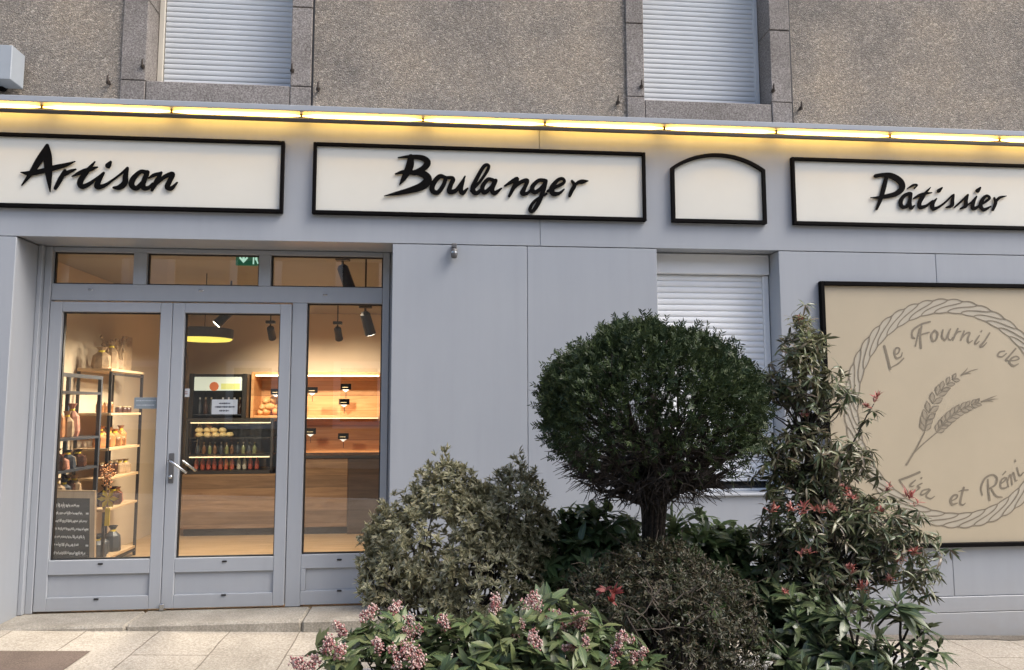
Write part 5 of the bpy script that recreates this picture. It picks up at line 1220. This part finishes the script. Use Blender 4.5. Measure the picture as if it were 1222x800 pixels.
# one shoot reaching over the board
sh_ = [at(1000, 560, -1.95), at(1020, 525, -1.96), at(1035, 495, -1.97), at(1043, 482, -1.97)]
mb.tube(sh_, [.005, .004, .003, .002], 5)
for q in (at(1042, 488, -1.97), at(1036, 500, -1.97), at(1030, 515, -1.96)): rosette(Lv, q, [.15, -.1, 1], 12, .062, .015, (60, 130), .35)
mb.build('stems', MT['twig'], T6, smooth=True); Lv.build('foliage', MT['pieris'], T6)
Lv = Leaves()
for i in range(75):
    d = rand_dirs(1)[0]; px, py = 957+d[0]*32*rng.uniform(.3, 1), 412-d[2]*44*rng.uniform(.3, 1); rosette(Lv, at(px, py, -1.95+.12*d[1]), norm([d[0]*.5, d[1]*.4-.2, .8]), 9, .05, .011, (30, 120), .35)
for i in range(60):
    e = E[rng.integers(1, len(E))]; d = rand_dirs(1)[0]; d[1] = -abs(d[1]); d[2] = abs(d[2]); p = e[0]+d*e[1]*1.0; rosette(Lv, p, norm(d+[0, -.2, .8]), 8, .05, .012, (35, 115), .35)
Lv.build('fresh_leaves', MT['pieris_top'], T6)
tufts = [(925, 607, 5), (945, 606, 6), (962, 608, 6), (978, 607, 6), (992, 608, 5), (1048, 609, 5), (1082, 592, 7), (1095, 598, 5), (1090, 660, 6), (1075, 668, 6), (1028, 703, 7), (1010, 678, 5), (962, 660, 5), (1045, 478, 6), (1035, 485, 4), (962, 493, 4), (1015, 592, 5), (1058, 582, 4), (935, 708, 4), (1065, 690, 5), (1010, 582, 4), (955, 380, 3)]
for px, py, s_ in tufts:
    Lv = Leaves()
    for i in range(3): rosette(Lv, at(px+rng.normal(0, 3.5), py+rng.normal(0, 2), -2.10 if py > 560 else -1.99), [rng.normal(0, .3), -.2, 1], 7, .0065*s_, .009, (10, 70), .3)
    Lv.build('red_shoot', MT['redshoot'], T6)

# --- rhododendron, lower right
MT['rhodo'] = leafmat('rhododendron_leaf', [(0.04, 0.066, 0.03), (0.06, 0.09, 0.04), (0.085, 0.115, 0.055), (0.11, 0.13, 0.065)], .3, back=(0.14, 0.155, 0.09), trans=.15, vein=.6)
b0 = at(1040, 790, -2.3); b0[2] = SOIL
T7 = thing('rhododendron', 'open shrub with long leathery leaves in whorls at the lower right', 'shrub', tuple(b0))
Lv = Leaves(); mb = MB()
heads = [(1030, 722, -2.35, .10), (1075, 735, -2.4, .12), (1105, 752, -2.4, .09), (1045, 765, -2.5, .11), (1090, 785, -2.5, .10), (1000, 740, -2.3, .09), (985, 775, -2.4, .10), (1120, 775, -2.42, .08), (1065, 800, -2.6, .10), (1015, 800, -2.6, .10), (950, 740, -2.2, .09), (940, 785, -2.3, .10), (970, 715, -2.15, .09), (905, 720, -2.0, .09), (925, 765, -2.2, .09), (960, 800, -2.5, .1), (1025, 780, -2.3, .1), (990, 705, -2.1, .08)]
heads += [(q[0]+rng.normal(0, 16), q[1]+rng.normal(0, 14), q[2]+rng.normal(0, .06), q[3]) for q in heads[:11]]
for px, py, Y, ln in heads:
    c = at(px, py, Y); ax = norm(np.array([rng.normal(.1, .25), rng.normal(-.15, .2), 1]))
    rosette(Lv, c, ax, 10, ln*1.05, ln*.36, (60, 115), .3, .2); rosette(Lv, c+ax*.015, ax, 5, ln*.7, ln*.2, (20, 55), .15, .2)
    branch(mb, np.array(b0)+[rng.normal(0, .06), rng.normal(0, .06), 0], c, .008, .0045, 6, .05, 5)
P, Nn = shell_points([ell(955, 765, 46, 56, -2.1), ell(1000, 790, 46, 40, -2.3), ell(930, 735, 34, 40, -2.0)], 150, .3)
for p, nn in zip(P, Nn):
    if p[2] < SOIL+.02: continue
    rosette(Lv, p, norm(nn*.4+np.array([0, -.1, .7])), 8, .095, .033, (45, 110), .3, .2)
mb.build('stems', MT['twig'], T7, smooth=True); Lv.build('foliage', MT['rhodo'], T7)

# ------------------------------------------------------------------ light
w = bpy.data.worlds.new('World'); sc.world = w; w.use_nodes = True
nt = w.node_tree; bg = nt.nodes['Background']
sky = nt.nodes.new('ShaderNodeTexSky'); sky.sky_type = 'NISHITA'; sky.sun_disc = False
AZ, EL = R(116), R(50)           # compass bearing from +Y, clockwise
sky.sun_elevation = EL; sky.sun_rotation = AZ
sky.air_density = 1.0; sky.dust_density = 3.5; sky.ozone_density = 0.6
nt.links.new(sky.outputs[0], bg.inputs[0]); bg.inputs[1].default_value = 0.15
sun = bpy.data.lights.new('sun', 'SUN'); sun.energy = 1.15; sun.angle = R(30); sun.color = (1.0, 0.97, 0.92)
so = bpy.data.objects.new('sun', sun); COL.objects.link(so)
sd = Vector((math.sin(AZ)*math.cos(EL), math.cos(AZ)*math.cos(EL), math.sin(EL)))
so.rotation_euler = sd.to_track_quat('Z', 'Y').to_euler(); so.location = (6, -8, 12)

vs_ = sc.view_settings
sc.display_settings.display_device = 'sRGB'
vs_.view_transform = 'Standard'; vs_.look = 'None'; vs_.gamma = 1.0; vs_.exposure = 1.08
sc.render.resolution_x = 1024; sc.render.resolution_y = 670
sc.cycles.use_denoising = True; sc.cycles.max_bounces = 8; sc.cycles.transparent_max_bounces = 12
sc.cycles.caustics_reflective = False; sc.cycles.caustics_refractive = False
